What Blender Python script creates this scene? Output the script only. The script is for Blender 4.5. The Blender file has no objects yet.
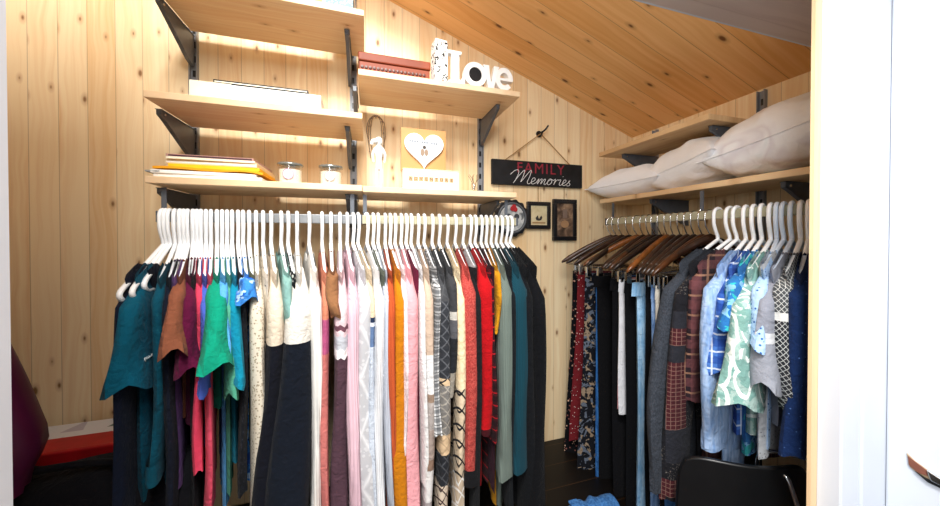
import bpy, bmesh, math, random
from math import sin, cos, pi, tan, atan2, sqrt, radians, floor
from mathutils import Vector, Matrix
S = bpy.context.scene
COL = S.collection
# ------------------------------------------------------------------ camera
H = 1.42
F_PX = 330.0
YAW = math.atan(103 / F_PX); PIT = radians(.6)
FW = Vector((sin(YAW)*cos(PIT), cos(YAW)*cos(PIT), -sin(PIT)))
RT = Vector((cos(YAW), -sin(YAW), 0))
UP = Vector((sin(YAW)*sin(PIT), cos(YAW)*sin(PIT), cos(PIT)))
CAM = Vector((0, -1.4, H))
CYP = 237 + F_PX*tan(PIT)
cd = bpy.data.cameras.new('camera'); co = bpy.data.objects.new('camera', cd); COL.objects.link(co)
m = Matrix((RT, UP, -FW)).transposed().to_4x4(); m.translation = CAM
co.matrix_world = m
cd.sensor_width = 36; cd.lens = 36*F_PX/940; cd.clip_start = .02
cd.shift_y = (CYP - 253)/940
S.camera = co
def at(px, py, ax, v):
    d = FW + RT*((px-470)/F_PX) + UP*((CYP-py)/F_PX)
    return CAM + d*((v-CAM[ax])/d[ax])

# ------------------------------------------------------------------ mesh helpers
class MB:
    def __init__(s): s.v = []; s.f = []
    def add(s, vs, fs):
        o = len(s.v); s.v += [tuple(p) for p in vs]; s.f += [tuple(i+o for i in q) for q in fs]; return s
    def box(s, x0, x1, y0, y1, z0, z1, M=None):
        vs = [Vector(p) for p in ((x0,y0,z0),(x1,y0,z0),(x1,y1,z0),(x0,y1,z0),(x0,y0,z1),(x1,y0,z1),(x1,y1,z1),(x0,y1,z1))]
        if M: vs = [M @ p for p in vs]
        return s.add(vs, [(3,2,1,0),(4,5,6,7),(0,1,5,4),(1,2,6,5),(2,3,7,6),(3,0,4,7)])
    def tube(s, pts, r, n=8, closed=False, flat=None):
        pts = [Vector(p) for p in pts]; L = len(pts); vs = []
        rr = r if isinstance(r, (list, tuple)) else [r]*L
        up = None
        for i, p in enumerate(pts):
            a = pts[(i-1) % L] if (closed or i > 0) else p
            b = pts[(i+1) % L] if (closed or i < L-1) else p
            t = (b-a).normalized()
            if up is None:
                up = Vector((0,0,1)) if abs(t.z) < .9 else Vector((0,1,0))
            sd = t.cross(up)
            if sd.length < 1e-5: sd = t.cross(Vector((1,.3,.1)))
            sd.normalize(); up = sd.cross(t).normalized()
            for k in range(n):
                a_ = 2*pi*k/n
                vs.append(p + (sd*cos(a_)*(flat or 1) + up*sin(a_))*rr[i])
        fs = []
        for i in range(L if closed else L-1):
            j = (i+1) % L
            for k in range(n):
                k2 = (k+1) % n
                fs.append((i*n+k, i*n+k2, j*n+k2, j*n+k))
        if not closed:
            fs.append(tuple(range(n-1, -1, -1))); fs.append(tuple((L-1)*n+k for k in range(n)))
        return s.add(vs, fs)
    def lathe(s, prof, n=24, c=(0,0,0), ax='z'):
        vs = []; fs = []
        for r, z in prof:
            for k in range(n):
                a = 2*pi*k/n
                p = (r*cos(a), r*sin(a), z) if ax == 'z' else (r*cos(a), -z, r*sin(a))
                vs.append((p[0]+c[0], p[1]+c[1], p[2]+c[2]))
        for i in range(len(prof)-1):
            for k in range(n):
                k2 = (k+1) % n
                fs.append((i*n+k, i*n+k2, (i+1)*n+k2, (i+1)*n+k))
        return s.add(vs, fs)
    def prism(s, outline, y0, y1, M=None):
        # outline in (x,z), extruded along y
        n = len(outline)
        vs = [Vector((x, y0, z)) for x, z in outline]+[Vector((x, y1, z)) for x, z in outline]
        if M: vs = [M @ p for p in vs]
        fs = [tuple(range(n)), tuple(range(2*n-1, n-1, -1))]
        fs += [(i, i+n, (i+1) % n+n, (i+1) % n) for i in range(n)]
        return s.add(vs, fs)
    def build(s, name, mat, parent=None, smooth=False, bev=0, sub=0):
        me = bpy.data.meshes.new(name); me.from_pydata(s.v, [], s.f)
        bm = bmesh.new(); bm.from_mesh(me); bmesh.ops.recalc_face_normals(bm, faces=bm.faces); bm.to_mesh(me); bm.free()
        if mat: me.materials.append(mat)
        if smooth:
            for p in me.polygons: p.use_smooth = True
            me.set_sharp_from_angle(angle=radians(55))
        o = bpy.data.objects.new(name, me); COL.objects.link(o)
        if parent: o.parent = parent
        if bev:
            b = o.modifiers.new('bevel', 'BEVEL'); b.width = bev; b.segments = 2; b.limit_method = 'ANGLE'
        if sub:
            b = o.modifiers.new('sub', 'SUBSURF'); b.levels = sub; b.render_levels = sub
        return o
def tag(o, label, cat, group=None):
    o['label'] = label; o['category'] = cat
    if group: o['group'] = group
    return o
def thing(name, label, cat, loc=(0,0,0), rz=0, group=None):
    o = bpy.data.objects.new(name, None); COL.objects.link(o); o.location = loc; o.rotation_euler = (0,0,rz)
    o.empty_display_size = .05
    return tag(o, label, cat, group)
def struct(o): o['kind'] = 'structure'; return o
def smoothstep(a, b, x):
    t = min(1, max(0, (x-a)/(b-a))); return t*t*(3-2*t)
def catmull(P, n=6):
    P = [Vector(p) for p in P]; out = []
    for i in range(len(P)-1):
        p0 = P[max(0,i-1)]; p1 = P[i]; p2 = P[i+1]; p3 = P[min(len(P)-1,i+2)]
        for k in range(n):
            t = k/n
            out.append(.5*((2*p1)+(p2-p0)*t+(2*p0-5*p1+4*p2-p3)*t*t+(3*p1-p0-3*p2+p3)*t**3))
    out.append(P[-1]); return out
def text_mesh(body, name, mat, parent, size, ext, M, shear=0, offset=0, align='CENTER', space=1):
    c = bpy.data.curves.new(name+'_curve', 'FONT'); c.body = body; c.size = size; c.extrude = ext; c.shear = shear; c.offset = offset
    c.align_x = align; c.resolution_u = 3; c.space_character = space
    o = bpy.data.objects.new(name+'_curve', c); COL.objects.link(o)
    dg = bpy.context.evaluated_depsgraph_get(); dg.update()
    me = bpy.data.meshes.new_from_object(o.evaluated_get(dg))
    bpy.data.objects.remove(o); bpy.data.curves.remove(c)
    me.transform(M @ Matrix.Rotation(pi/2, 4, 'X')); me.materials.clear(); me.materials.append(mat); me.name = name
    o = bpy.data.objects.new(name, me); COL.objects.link(o)
    if parent: o.parent = parent
    return o

# ------------------------------------------------------------------ materials
def hexc(h):
    h = h.lstrip('#'); r = []
    for i in (0,2,4):
        c = int(h[i:i+2],16)/255
        r.append(c/12.92 if c <= .04045 else ((c+.055)/1.055)**2.4)
    return (r[0], r[1], r[2], 1)
class NT:
    def __init__(s, name):
        s.m = bpy.data.materials.new(name); s.m.use_nodes = True; s.t = s.m.node_tree
        s.b = s.t.nodes['Principled BSDF']
    def n(s, t, **k):
        q = s.t.nodes.new(t)
        for a, b in k.items(): setattr(q, a, b)
        return q
    def put(s, sock, v):
        if v is None: return
        if hasattr(v, 'node'): s.t.links.new(v, sock)
        else: sock.default_value = v
    def math(s, op, a, b=None, c=None):
        q = s.n('ShaderNodeMath', operation=op)
        s.put(q.inputs[0], a)
        if b is not None: s.put(q.inputs[1], b)
        if c is not None: s.put(q.inputs[2], c)
        return q.outputs[0]
    def mix(s, f, a, b, blend='MIX'):
        q = s.n('ShaderNodeMix', data_type='RGBA', blend_type=blend)
        s.put(q.inputs['Factor'], f); s.put(q.inputs[6], a); s.put(q.inputs[7], b)
        return q.outputs[2]
    def xyz(s):
        c = s.n('ShaderNodeTexCoord'); q = s.n('ShaderNodeSeparateXYZ'); s.t.links.new(c.outputs['Object'], q.inputs[0])
        return q.outputs[0], q.outputs[1], q.outputs[2]
    def comb(s, x, y, z):
        q = s.n('ShaderNodeCombineXYZ')
        for i, v in enumerate((x,y,z)): s.put(q.inputs[i], v)
        return q.outputs[0]
    def noise(s, vec, scale, det=3, dist=0, rough=.5):
        q = s.n('ShaderNodeTexNoise'); s.put(q.inputs['Vector'], vec); q.inputs['Scale'].default_value = scale
        q.inputs['Detail'].default_value = det; q.inputs['Distortion'].default_value = dist; q.inputs['Roughness'].default_value = rough
        return q.outputs[0]
    def voro(s, vec, scale, feat='F1', out='Distance', rnd=1):
        q = s.n('ShaderNodeTexVoronoi', feature=feat); s.put(q.inputs['Vector'], vec); q.inputs['Scale'].default_value = scale
        q.inputs['Randomness'].default_value = rnd
        return q.outputs[out]
    def ramp(s, f, stops, interp='LINEAR'):
        q = s.n('ShaderNodeValToRGB'); q.color_ramp.interpolation = interp; e = q.color_ramp.elements
        while len(e) < len(stops): e.new(.5)
        for i, (p, c) in enumerate(stops):
            e[i].position = p; e[i].color = c
        s.put(q.inputs[0], f); return q.outputs[0]
    def bump(s, h, st, dist=.002):
        q = s.n('ShaderNodeBump'); q.inputs['Strength'].default_value = st; q.inputs['Distance'].default_value = dist
        s.put(q.inputs['Height'], h); s.t.links.new(q.outputs[0], s.b.inputs['Normal'])
    def done(s, col, rough=.8, spec=.3, metal=0):
        s.put(s.b.inputs['Base Color'], col); s.put(s.b.inputs['Roughness'], rough); s.b.inputs['Specular IOR Level'].default_value = spec
        s.b.inputs['Metallic'].default_value = metal
        return s.m
def g1(v): return (v, v, v, 1)

def wood(name, u, w, pw, c_lo, c_hi, seam=.6, knots=.055, rough=.55, seed=0., knotc='#5f3a1c', gs=1., kden=1.):
    """pine boards: u = axis across the boards, w = axis along them"""
    N = NT(name); ax = N.xyz()
    U = N.math('ADD', ax[u], seed*3.17); W = ax[w]; third = ax[3-u-w]
    idn = N.math('FLOOR', N.math('DIVIDE', U, pw))
    wn = N.n('ShaderNodeTexWhiteNoise', noise_dimensions='1D'); N.put(wn.inputs['W'], N.math('ADD', idn, seed*7.3+.37))
    rnd = wn.outputs[0]
    Wo = N.math('ADD', W, N.math('MULTIPLY', rnd, 9.7))
    warp = N.noise(N.comb(N.math('MULTIPLY', U, 5.), N.math('MULTIPLY', Wo, 2.2), third), 1.5, 2)
    Uw = N.math('ADD', U, N.math('MULTIPLY', warp, .055*gs))
    g = N.noise(N.comb(N.math('MULTIPLY', Uw, 75/gs), N.math('MULTIPLY', Wo, 1.4), third), 1.0, 4, .0, .55)
    g2 = N.noise(N.comb(N.math('MULTIPLY', Uw, 16/gs), N.math('MULTIPLY', Wo, .8), third), 1.0, 2)
    f = N.math('ADD', N.math('MULTIPLY', g, .55), N.math('MULTIPLY', g2, .45))
    f = N.math('ADD', f, N.math('MULTIPLY', N.math('SUBTRACT', rnd, .5), .22))
    col = N.ramp(f, [(.34, hexc(c_lo)), (.62, hexc(c_hi))])
    kv = N.comb(N.math('MULTIPLY', U, 11*kden), N.math('MULTIPLY', Wo, 5.2*kden), N.math('MULTIPLY', idn, .0))
    q = N.n('ShaderNodeTexVoronoi', voronoi_dimensions='2D'); N.put(q.inputs['Vector'], kv); q.inputs['Scale'].default_value = 1
    sep = N.n('ShaderNodeSeparateColor'); N.t.links.new(q.outputs['Color'], sep.inputs[0])
    kr = N.math('MULTIPLY', N.math('MAXIMUM', N.math('SUBTRACT', sep.outputs[0], .5), 0), knots*3.4)
    kd = N.math('SUBTRACT', q.outputs['Distance'], kr)
    core = N.n('ShaderNodeMapRange'); N.put(core.inputs[0], kd); core.inputs[1].default_value = .02; core.inputs[2].default_value = -.03
    halo = N.n('ShaderNodeMapRange'); N.put(halo.inputs[0], kd); halo.inputs[1].default_value = .12; halo.inputs[2].default_value = 0.
    gate = N.math('GREATER_THAN', kr, .012)
    col = N.mix(N.math('MULTIPLY', N.math('MULTIPLY', halo.outputs[0], gate), .45), col, hexc('#a8703a'))
    col = N.mix(N.math('MULTIPLY', N.math('MULTIPLY', core.outputs[0], gate), .9), col, hexc(knotc))
    fr = N.math('FRACT', N.math('DIVIDE', U, pw))
    ed = N.math('MINIMUM', fr, N.math('SUBTRACT', 1., fr))
    sm = N.math('LESS_THAN', ed, .0011/pw)
    if seam: col = N.mix(N.math('MULTIPLY', sm, seam), col, hexc('#6d4a2a'))
    N.bump(N.math('SUBTRACT', g, N.math('MULTIPLY', sm, 2.)), .12, .001)
    return N.done(col, rough, .35)
def plain(name, c, rough=.5, spec=.4, metal=0, var=.06, sc=30):
    N = NT(name); x, y, z = N.xyz()
    v = N.noise(N.comb(x, y, z), sc, 3)
    a = hexc(c); lo = tuple(max(0, q*(1-var*2)) for q in a[:3])+(1,); hi = tuple(min(1, q*(1+var*2)) for q in a[:3])+(1,)
    col = N.ramp(v, [(.3, lo), (.7, hi)])
    return N.done(col, rough, spec, metal)

def fabric(name, spec, zf=None):
    """spec[0] = kind; zf turns a photo height into the garment's own height"""
    N = NT(name); x, y, z = N.xyz(); P = N.comb(x, y, z); k = spec[0]; rough = .9
    fine = N.noise(P, 900, 2); big = N.noise(P, 22, 3)
    c = N.math('MULTIPLY_ADD', y, .5, x)
    if k == 'plain':
        col = hexc(spec[1])
    elif k == 'heather':
        col = N.ramp(N.noise(N.comb(N.math('MULTIPLY', x, 1.), y, N.math('MULTIPLY', z, .6)), 380, 3), [(.38, hexc(spec[1])), (.6, hexc(spec[2]))])
    elif k == 'knit':
        st = N.math('SINE', N.math('MULTIPLY', c, spec[2] if len(spec) > 2 else 1500))
        col = N.mix(N.math('MULTIPLY_ADD', st, .16, .16), hexc(spec[1]), tuple(q*.72 for q in hexc(spec[1])[:3])+(1,))
        N.bump(N.math('ADD', st, N.math('MULTIPLY', big, 3)), .5, .0015)
    elif k == 'cable':
        # diamond cables plus ribs
        a = N.math('ABSOLUTE', N.math('SUBTRACT', N.math('FRACT', N.math('MULTIPLY', z, 7.)), .5))
        b = N.math('ABSOLUTE', N.math('SUBTRACT', N.math('FRACT', N.math('MULTIPLY', c, 16.)), .5))
        d = N.math('ABSOLUTE', N.math('SUBTRACT', a, b))
        ridge = N.math('SUBTRACT', 1., N.math('MINIMUM', N.math('MULTIPLY', d, 9.), 1.))
        pop = N.math('LESS_THAN', N.voro(P, 75), .35)
        col = N.mix(N.math('MULTIPLY', N.math('MAXIMUM', ridge, N.math('MULTIPLY', pop, .5)), .8), hexc(spec[1]), hexc(spec[2]))
        N.bump(N.math('ADD', N.math('MULTIPLY', ridge, 2), pop), .4, .0012)
    elif k == 'open':
        h = N.math('LESS_THAN', N.voro(N.comb(x, y, z), 160), .33)
        col = N.mix(N.math('MULTIPLY', h, .8), hexc(spec[1]), hexc(spec[2]))
        N.bump(N.math('MULTIPLY', h, -2), .8, .002)
    elif k == 'bands':
        # list of (photo height where it starts, colour), zig = zigzag edges
        zig = spec[2] if len(spec) > 2 else 0
        zz = z
        if zig:
            t = N.math('ABSOLUTE', N.math('SUBTRACT', N.math('FRACT', N.math('MULTIPLY', c, 48.)), .5))
            zz = N.math('MULTIPLY_ADD', t, zig, z)
        col = hexc(spec[1][0][1])
        for py, hx in spec[1][1:]:
            col = N.mix(N.math('LESS_THAN', zz, zf(py)), col, hexc(hx))
        w = N.noise(P, 300, 2); col = N.mix(N.math('MULTIPLY', w, .25), col, g1(.3), 'MULTIPLY')
    elif k == 'plaid':
        _, base, c1, c2, sc = spec
        def line(v, s, wd, o=0): return N.math('LESS_THAN', N.math('FRACT', N.math('MULTIPLY_ADD', v, s, o)), wd)
        col = N.mix(N.math('MULTIPLY', line(z, sc, .45), .6), hexc(base), hexc(c1))
        col = N.mix(N.math('MULTIPLY', line(c, sc, .45), .6), col, hexc(c1))
        col = N.mix(N.math('MULTIPLY', line(z, sc, .1, .35), .8), col, hexc(c2))
        col = N.mix(N.math('MULTIPLY', line(c, sc, .1, .35), .8), col, hexc(c2))
    elif k == 'print':
        _, base, c1, sc, th = spec[:5]
        v = N.voro(N.comb(x, y, z), sc)
        col = N.mix(N.math('LESS_THAN', v, th), hexc(base), hexc(c1))
        if len(spec) > 5:
            v2 = N.voro(N.comb(N.math('ADD', x, 3.3), y, N.math('ADD', z, 1.7)), sc*.8)
            col = N.mix(N.math('LESS_THAN', v2, th*.9), col, hexc(spec[5]))
    elif k == 'leaf':
        # palmate leaf outlines in white on a pale ground
        _, base, c1, sc = spec
        wv = N.noise(P, 9, 2)
        d = N.voro(N.comb(N.math('MULTIPLY_ADD', wv, .06, x), y, N.math('MULTIPLY', z, .7)), sc)
        e = N.math('LESS_THAN', N.math('ABSOLUTE', N.math('SUBTRACT', d, .55)), .035)
        r = N.math('GREATER_THAN', N.math('SINE', N.math('MULTIPLY', d, 48.)), .55)
        f2 = N.math('GREATER_THAN', N.noise(P, 46, 3), .53)
        col = N.mix(N.math('MAXIMUM', e, N.math('MULTIPLY', N.math('MULTIPLY', r, f2), N.math('LESS_THAN', d, .5))), hexc(base), hexc(c1))
        col = N.mix(N.math('MULTIPLY', f2, .28), col, hexc(c1))
    elif k == 'paisley':
        _, base, c1, c2, sc = spec
        d = N.noise(P, sc, 3, 1.5); e = N.noise(N.comb(y, z, x), sc*1.3, 2, 1.)
        col = N.mix(N.math('GREATER_THAN', d, .56), hexc(base), hexc(c1)); col = N.mix(N.math('GREATER_THAN', e, .6), col, hexc(c2))
    elif k == 'patch':
        # patchwork of squares, some of them tartan
        _, base, c1, c2, c3, sc = spec
        iy = N.math('FLOOR', N.math('MULTIPLY', c, sc)); iz = N.math('FLOOR', N.math('MULTIPLY', z, sc))
        w = N.n('ShaderNodeTexWhiteNoise', noise_dimensions='2D'); N.put(w.inputs['Vector'], N.comb(iy, iz, 0))
        r = w.outputs[0]
        col = N.mix(N.math('GREATER_THAN', r, .45), hexc(base), hexc(c1)); col = N.mix(N.math('GREATER_THAN', r, .75), col, hexc(c2))
        ln = N.math('MAXIMUM', N.math('LESS_THAN', N.math('FRACT', N.math('MULTIPLY', c, sc*4)), .13), N.math('LESS_THAN', N.math('FRACT', N.math('MULTIPLY', z, sc*4)), .13))
        col = N.mix(N.math('MULTIPLY', N.math('MULTIPLY', ln, N.math('GREATER_THAN', r, .72)), .35), col, hexc(c3))
        fl = N.math('MULTIPLY', N.math('GREATER_THAN', N.noise(P, 110, 3, 2.), .6), N.math('LESS_THAN', r, .3))
        col = N.mix(N.math('MULTIPLY', fl, .6), col, hexc('#77706a'))
    elif k == 'aztec':
        # bands of geometric motifs; stops = (photo height, ground, motif)
        col = hexc(spec[1][0][1]); mot = hexc(spec[1][0][2])
        for py, g, mm in spec[1][1:]:
            st = N.math('LESS_THAN', z, zf(py)); col = N.mix(st, col, hexc(g)); mot = N.mix(st, mot, hexc(mm))
        sc = spec[2]
        a = N.math('ABSOLUTE', N.math('SUBTRACT', N.math('FRACT', N.math('MULTIPLY', z, sc)), .5))
        b = N.math('ABSOLUTE', N.math('SUBTRACT', N.math('FRACT', N.math('MULTIPLY', c, sc*1.25)), .5))
        d = N.math('ABSOLUTE', N.math('SUBTRACT', N.math('ADD', a, b), .5))
        col = N.mix(N.math('LESS_THAN', d, .075), col, mot)
    elif k == 'stripe':
        _, base, c1, sc, wd = spec
        col = N.mix(N.math('LESS_THAN', N.math('FRACT', N.math('MULTIPLY', c, sc)), wd), hexc(base), hexc(c1))
    elif k == 'denim':
        s1 = N.noise(N.comb(N.math('MULTIPLY', x, 3), N.math('MULTIPLY', y, 3), N.math('MULTIPLY', z, .5)), 40, 4)
        col = N.ramp(s1, [(.35, hexc(spec[1])), (.65, hexc(spec[2]))])
    vr = N.math('MULTIPLY_ADD', big, .22, .89)
    q = N.n('ShaderNodeCombineColor'); [N.put(q.inputs[i], vr) for i in range(3)]
    col = N.mix(1., col, q.outputs[0], 'MULTIPLY')
    if k not in ('knit', 'cable', 'open'):
        N.bump(N.math('ADD', N.math('MULTIPLY', fine, .5), N.math('MULTIPLY', N.noise(P, 55, 3, .6), 3.)), .55, .004)
    N.b.inputs['Sheen Weight'].default_value = .03
    return N.done(col, rough, .12)

WALLW = wood('pine_wall', 0, 2, .072, '#e9c593', '#f9e4bd', .38, .05, .5, 1.0, '#7d5733', 1., 1.3)
SIDEW = wood('pine_side_wall', 1, 2, .072, '#e9c593', '#f9e4bd', .38, .05, .5, 2.0, '#7d5733', 1., 1.3)
CEILW = wood('pine_ceiling', 1, 0, .094, '#e3aa66', '#f3c487', .5, .055, .45, 3.0, '#5a3218', 1., 1.2)
SHELFW = wood('shelf_pine', 1, 0, .08, '#dfb88c', '#f0d9b6', .1, .02, .5, 4.0)
SHELFR = wood('shelf_pine_side', 0, 1, .08, '#cfa374', '#e3c294', .1, .02, .5, 5.0)
LOFTW = wood('overhead_shelf_wood', 1, 0, .11, '#c4b0a8', '#d3c2b9', .12, .05, .6, 6.0, '#3b2b28')
STRIPW = wood('door_stop_pine', 0, 2, .3, '#e7c79c', '#f1dcb8', 0, .0, .6, 7.)
BENCHW = wood('dark_bench_wood', 1, 0, .12, '#070403', '#0c0705', .3, .0, .5, 8.)
FLOORW = wood('dark_floor_wood', 1, 0, .11, '#2a1a12', '#3b261a', .5, .0, .5, 9.)
STEEL = plain('grey_steel', '#84878c', .45, .5, .1)
DARKST = plain('dark_steel', '#565b63', .45, .5, .05)
CHROME = plain('chrome', '#d6d8da', .15, .5, 1., .02)
RAILA = plain('rail_grey_metal', '#85888b', .4, .5, .2)
RAILB = plain('rail_cream_metal', '#aea88d', .45, .5, .05)
WPLAS = plain('white_plastic', '#f4f6f8', .35, .5, 0, .01)
BPLAS = plain('pale_blue_plastic', '#d5e2f2', .35, .5, 0, .01)
WPAINT = plain('white_paint', '#d2d8e2', .45, .4, 0, .015, 6)
BLACKP = plain('black_paint', '#121315', .4, .4)

# ------------------------------------------------------------------ room shell
XR = 1.324; XL = -1.15; YF = -1.0
ZE = 2.018-.08; SL = .3656
def zc(x): return ZE + SL*(XR-x)
def quadbox(name, mat, pts, th):
    # slab: 4 points, thickness vector
    b = MB(); p = [Vector(q) for q in pts]; t = Vector(th)
    b.add(p+[q+t for q in p], [(0,1,2,3),(7,6,5,4),(0,4,5,1),(1,5,6,2),(2,6,7,3),(3,7,4,0)])
    return struct(b.build(name, mat))
b = MB(); n_ = [(XL-.1,0),(XR+.1,0),(XR+.1,zc(XR+.1)),(XL-.1,zc(XL-.1))]
b.prism(n_, 0, .1); struct(b.build('wall_back', WALLW))
struct(MB().box(XR, XR+.1, -2.6, 0, 0, ZE+.02).build('wall_right', SIDEW))
struct(MB().box(XL-.1, XL, -1.1, 0, 0, 2.95).build('wall_left', SIDEW))
struct(MB().box(XL-.1, XR+.1, -2.6, .1, -.08, 0).build('floor', FLOORW))
# ceiling: sloping boards with an unseen opening added to let light reach the shelves
def ceil(name, x0, x1, y0, y1):
    return quadbox(name, CEILW, [(x0,y0,zc(x0)),(x1,y0,zc(x1)),(x1,y1,zc(x1)),(x0,y1,zc(x0))], (0,0,.06))
SX0, SX1, SY0, SY1 = -1.0, .16, -1.3, -.42
b = MB()
def slab(x0, x1, y0, y1):
    p = [Vector((x0,y0,zc(x0))),Vector((x1,y0,zc(x1))),Vector((x1,y1,zc(x1))),Vector((x0,y1,zc(x0)))]; t = Vector((0,0,.06))
    b.add(p+[q+t for q in p], [(0,1,2,3),(7,6,5,4),(0,4,5,1),(1,5,6,2),(2,6,7,3),(3,7,4,0)])
slab(SX1, XR+.1, -1.35, .1); slab(XL-.1, SX0, -1.35, .1); slab(SX0, SX1, SY1, .1)
struct(b.build('ceiling', CEILW))
# front wall either side of the doorway (white casing), pine stop strip on the inner edge
JR = .815; JL = -.302
struct(MB().box(JR, .868, YF-.036, YF, 0, 2.6).box(.868, .882, YF-.026, YF, 0, 2.6).box(.882, XR, YF-.034, YF, 0, 2.6).build('trim_1', WPAINT, bev=.003))
struct(MB().box(.797, JR, YF-.002, YF+.004, 0, 2.6).build('trim_2', STRIPW))
struct(MB().box(XL, JL, YF-.03, YF, 0, 2.6).build('wall_front', WPAINT))
# open door leaf standing out past the casing
d1 = struct(MB().box(.955, .99, -1.30, -1.0345, .02, 2.4).build('door_1', WPAINT, bev=.004))
# ------------------------------------------------------------------ light
def area(name, loc, tgt, sx, sy, e, col=(1,1,1)):
    l = bpy.data.lights.new(name, 'AREA'); l.shape = 'RECTANGLE'; l.size = sx; l.size_y = sy; l.energy = e; l.color = col
    o = bpy.data.objects.new(name, l); COL.objects.link(o); o.location = loc
    o.rotation_euler = (Vector(tgt)-Vector(loc)).to_track_quat('-Z', 'Y').to_euler(); return o
area('daylight_doorway', (.0, -1.85, 2.6), (.05, -.1, 1.2), 1.2, .6, 38, (1, .98, .96))
area('high_key_light', (-.1, -1.75, 3.0), (-.15, 0, 1.75), .4, .4, 72, (1, .97, .92))  # high front key light, let in by the added ceiling opening
area('right_side_fill', (-.5, -2.1, 1.85), (1.2, -.5, 1.6), .6, .6, 16, (1, .99, .98))  # added fill lamp to brighten the pillows and the right rack
w = bpy.data.worlds.new('world'); S.world = w; w.use_nodes = True
w.node_tree.nodes['Background'].inputs[0].default_value = (.93, .97, 1, 1); w.node_tree.nodes['Background'].inputs[1].default_value = .56
S.view_settings.view_transform = 'Standard'; S.view_settings.look = 'None'; S.view_settings.exposure = -.1; S.view_settings.gamma = 1

# ------------------------------------------------------------------ shelving on the back wall
UPR = {'left': -.575, 'middle': -.05, 'right': .483}
def upright(x, y, z0, z1, label, face):
    t = thing('shelf_upright', label, 'shelf upright', (x, y, z0), 0 if face == 'back' else -pi/2, 'slotted steel shelf uprights')
    h = z1-z0
    MB().box(-.011, .011, -.0035, 0, 0, h).box(-.0125, -.0095, -.016, 0, 0, h).box(.0095, .0125, -.016, 0, 0, h).build('channel', STEEL, t)
    s = MB(); k = .03
    while k < h-.03:
        s.box(-.0045, .0045, -.0052, -.0036, k, k+.022); k += .05
    s.build('slots', BLACKP, t)
    return t
upright(UPR['left'], -.0005, 1.40, 2.42, 'slotted grey steel upright on back wall at left end of the shelves', 'back')
upright(UPR['middle'], -.0005, 1.40, 2.40, 'slotted grey steel upright on back wall between left and right shelves', 'back')
upright(UPR['right'], -.0005, 1.40, 2.11, 'slotted grey steel upright on back wall behind the white Love letters', 'back')
def shelf(label, cx, z, wid, dep, y0, brx, rz=0, loc=None, mat=None, group='pine shelves', th=.019, blen=.2, bdrop=.1):
    """board top at z; local y from -dep..0 starting y0 off the wall"""
    t = thing('wall_shelf', label, 'shelf', loc or (cx, 0, z-th), rz, group)
    MB().box(-wid/2, wid/2, -y0-dep, -y0, 0, th).build('board', mat or SHELFW, t, bev=.002)
    for bx in brx:
        q = MB()
        q.v = []; 
        o = [(-.016, -.001), (-.016-blen, -.001), (-.016-blen, -.018), (-.016-blen+.02, -.026), (-.05, -bdrop), (-.016, -bdrop-.008)]
        vs = [(bx-.006, y, zz) for y, zz in o]+[(bx+.006, y, zz) for y, zz in o]; n = len(o)
        q.add(vs, [tuple(range(n)), tuple(range(2*n-1, n-1, -1))]+[(i, i+n, (i+1) % n+n, (i+1) % n) for i in range(n)])
        q.box(bx-.009, bx+.009, -.016-blen, -.016, -.003, -.001)
        bo = q.build('bracket', DARKST, t, bev=.001)
        MB().lathe([(0,.0085),(.0035,.0085),(.004,.006)], 10).build('screw', CHROME, bo)
        sc = [c for c in bo.children][0]; sc.rotation_euler = (0, pi/2, 0); sc.location = (bx, -.016-blen+.018, -.013)
    return t
TH = .019
Z_LO = 1.664-.08; Z_UL = 1.892-.08; Z_UR = 2.03-.08; Z_TOP = 2.216-.08
DEP = .255; GAP = .045
shelf('topmost pine shelf above the shelf with the white box', -.287, Z_TOP, .56, DEP, GAP, [UPR['left']+.287, UPR['middle']+.287-.012])
shelf('pine shelf carrying the long white box', -.29, Z_UL, .555, DEP, GAP, [UPR['left']+.29, UPR['middle']+.29-.012])
shelf('pine shelf carrying the white Love letters', .255, Z_UR, .56, DEP, GAP, [UPR['middle']-.255+.012, UPR['right']-.255])
shelf('pine shelf carrying papers and two candle jars', -.29, Z_LO, .553, DEP, GAP, [UPR['left']+.29, UPR['middle']+.29-.012], bdrop=.1)
shelf('pine shelf carrying the heart plaque', .255, Z_LO-.002, .535, DEP, GAP, [UPR['middle']-.255+.012, UPR['right']-.255], bdrop=.1)
# right wall shelves (boards run along y)
RZ_ = -pi/2   # local -y points to world -x
ZR1 = 1.675-.08; ZR2 = 1.896-.08
ys = (-.10, -1.0+.04)
shelf('long pine shelf under the white pillows on the right wall', 0, 0, ys[0]-ys[1], .235, .045, [.25, -.20], RZ_, (XR, (ys[0]+ys[1])/2, ZR1-TH), wood('shelf_pine_side_low', 1, 0, .09, '#d9b082', '#eacda2', .1, .02, .5, 5.5))
shelf('short pine shelf above the left pillow on the right wall', 0, 0, .525, .235, .045, [-.18, .22], RZ_, (XR, -.092-.2625, ZR2-TH), wood('shelf_pine_side_top', 1, 0, .09, '#cfa374', '#e3c294', .1, .02, .5, 5.))
upright(XR-.0005, -.155, 1.40, 1.93, 'slotted grey steel upright on right wall behind the left pillow', 'right')
upright(XR-.0005, -.60, 1.40, 1.93, 'slotted grey steel upright on right wall behind the big pillow', 'right')
# board over the doorway
t = thing('overhead_shelf', 'greyish wooden shelf high above the doorway at top right', 'shelf', (0, 0, 0))
MB().box(.52, XR-.002, YF+.002, -.835, 1.92, 1.942).build('board', LOFTW, t, bev=.002)
MB().box(.52, XR-.002, -.836, -.832, 1.92, 1.942).build('edge_band', WPAINT, t)
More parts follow.
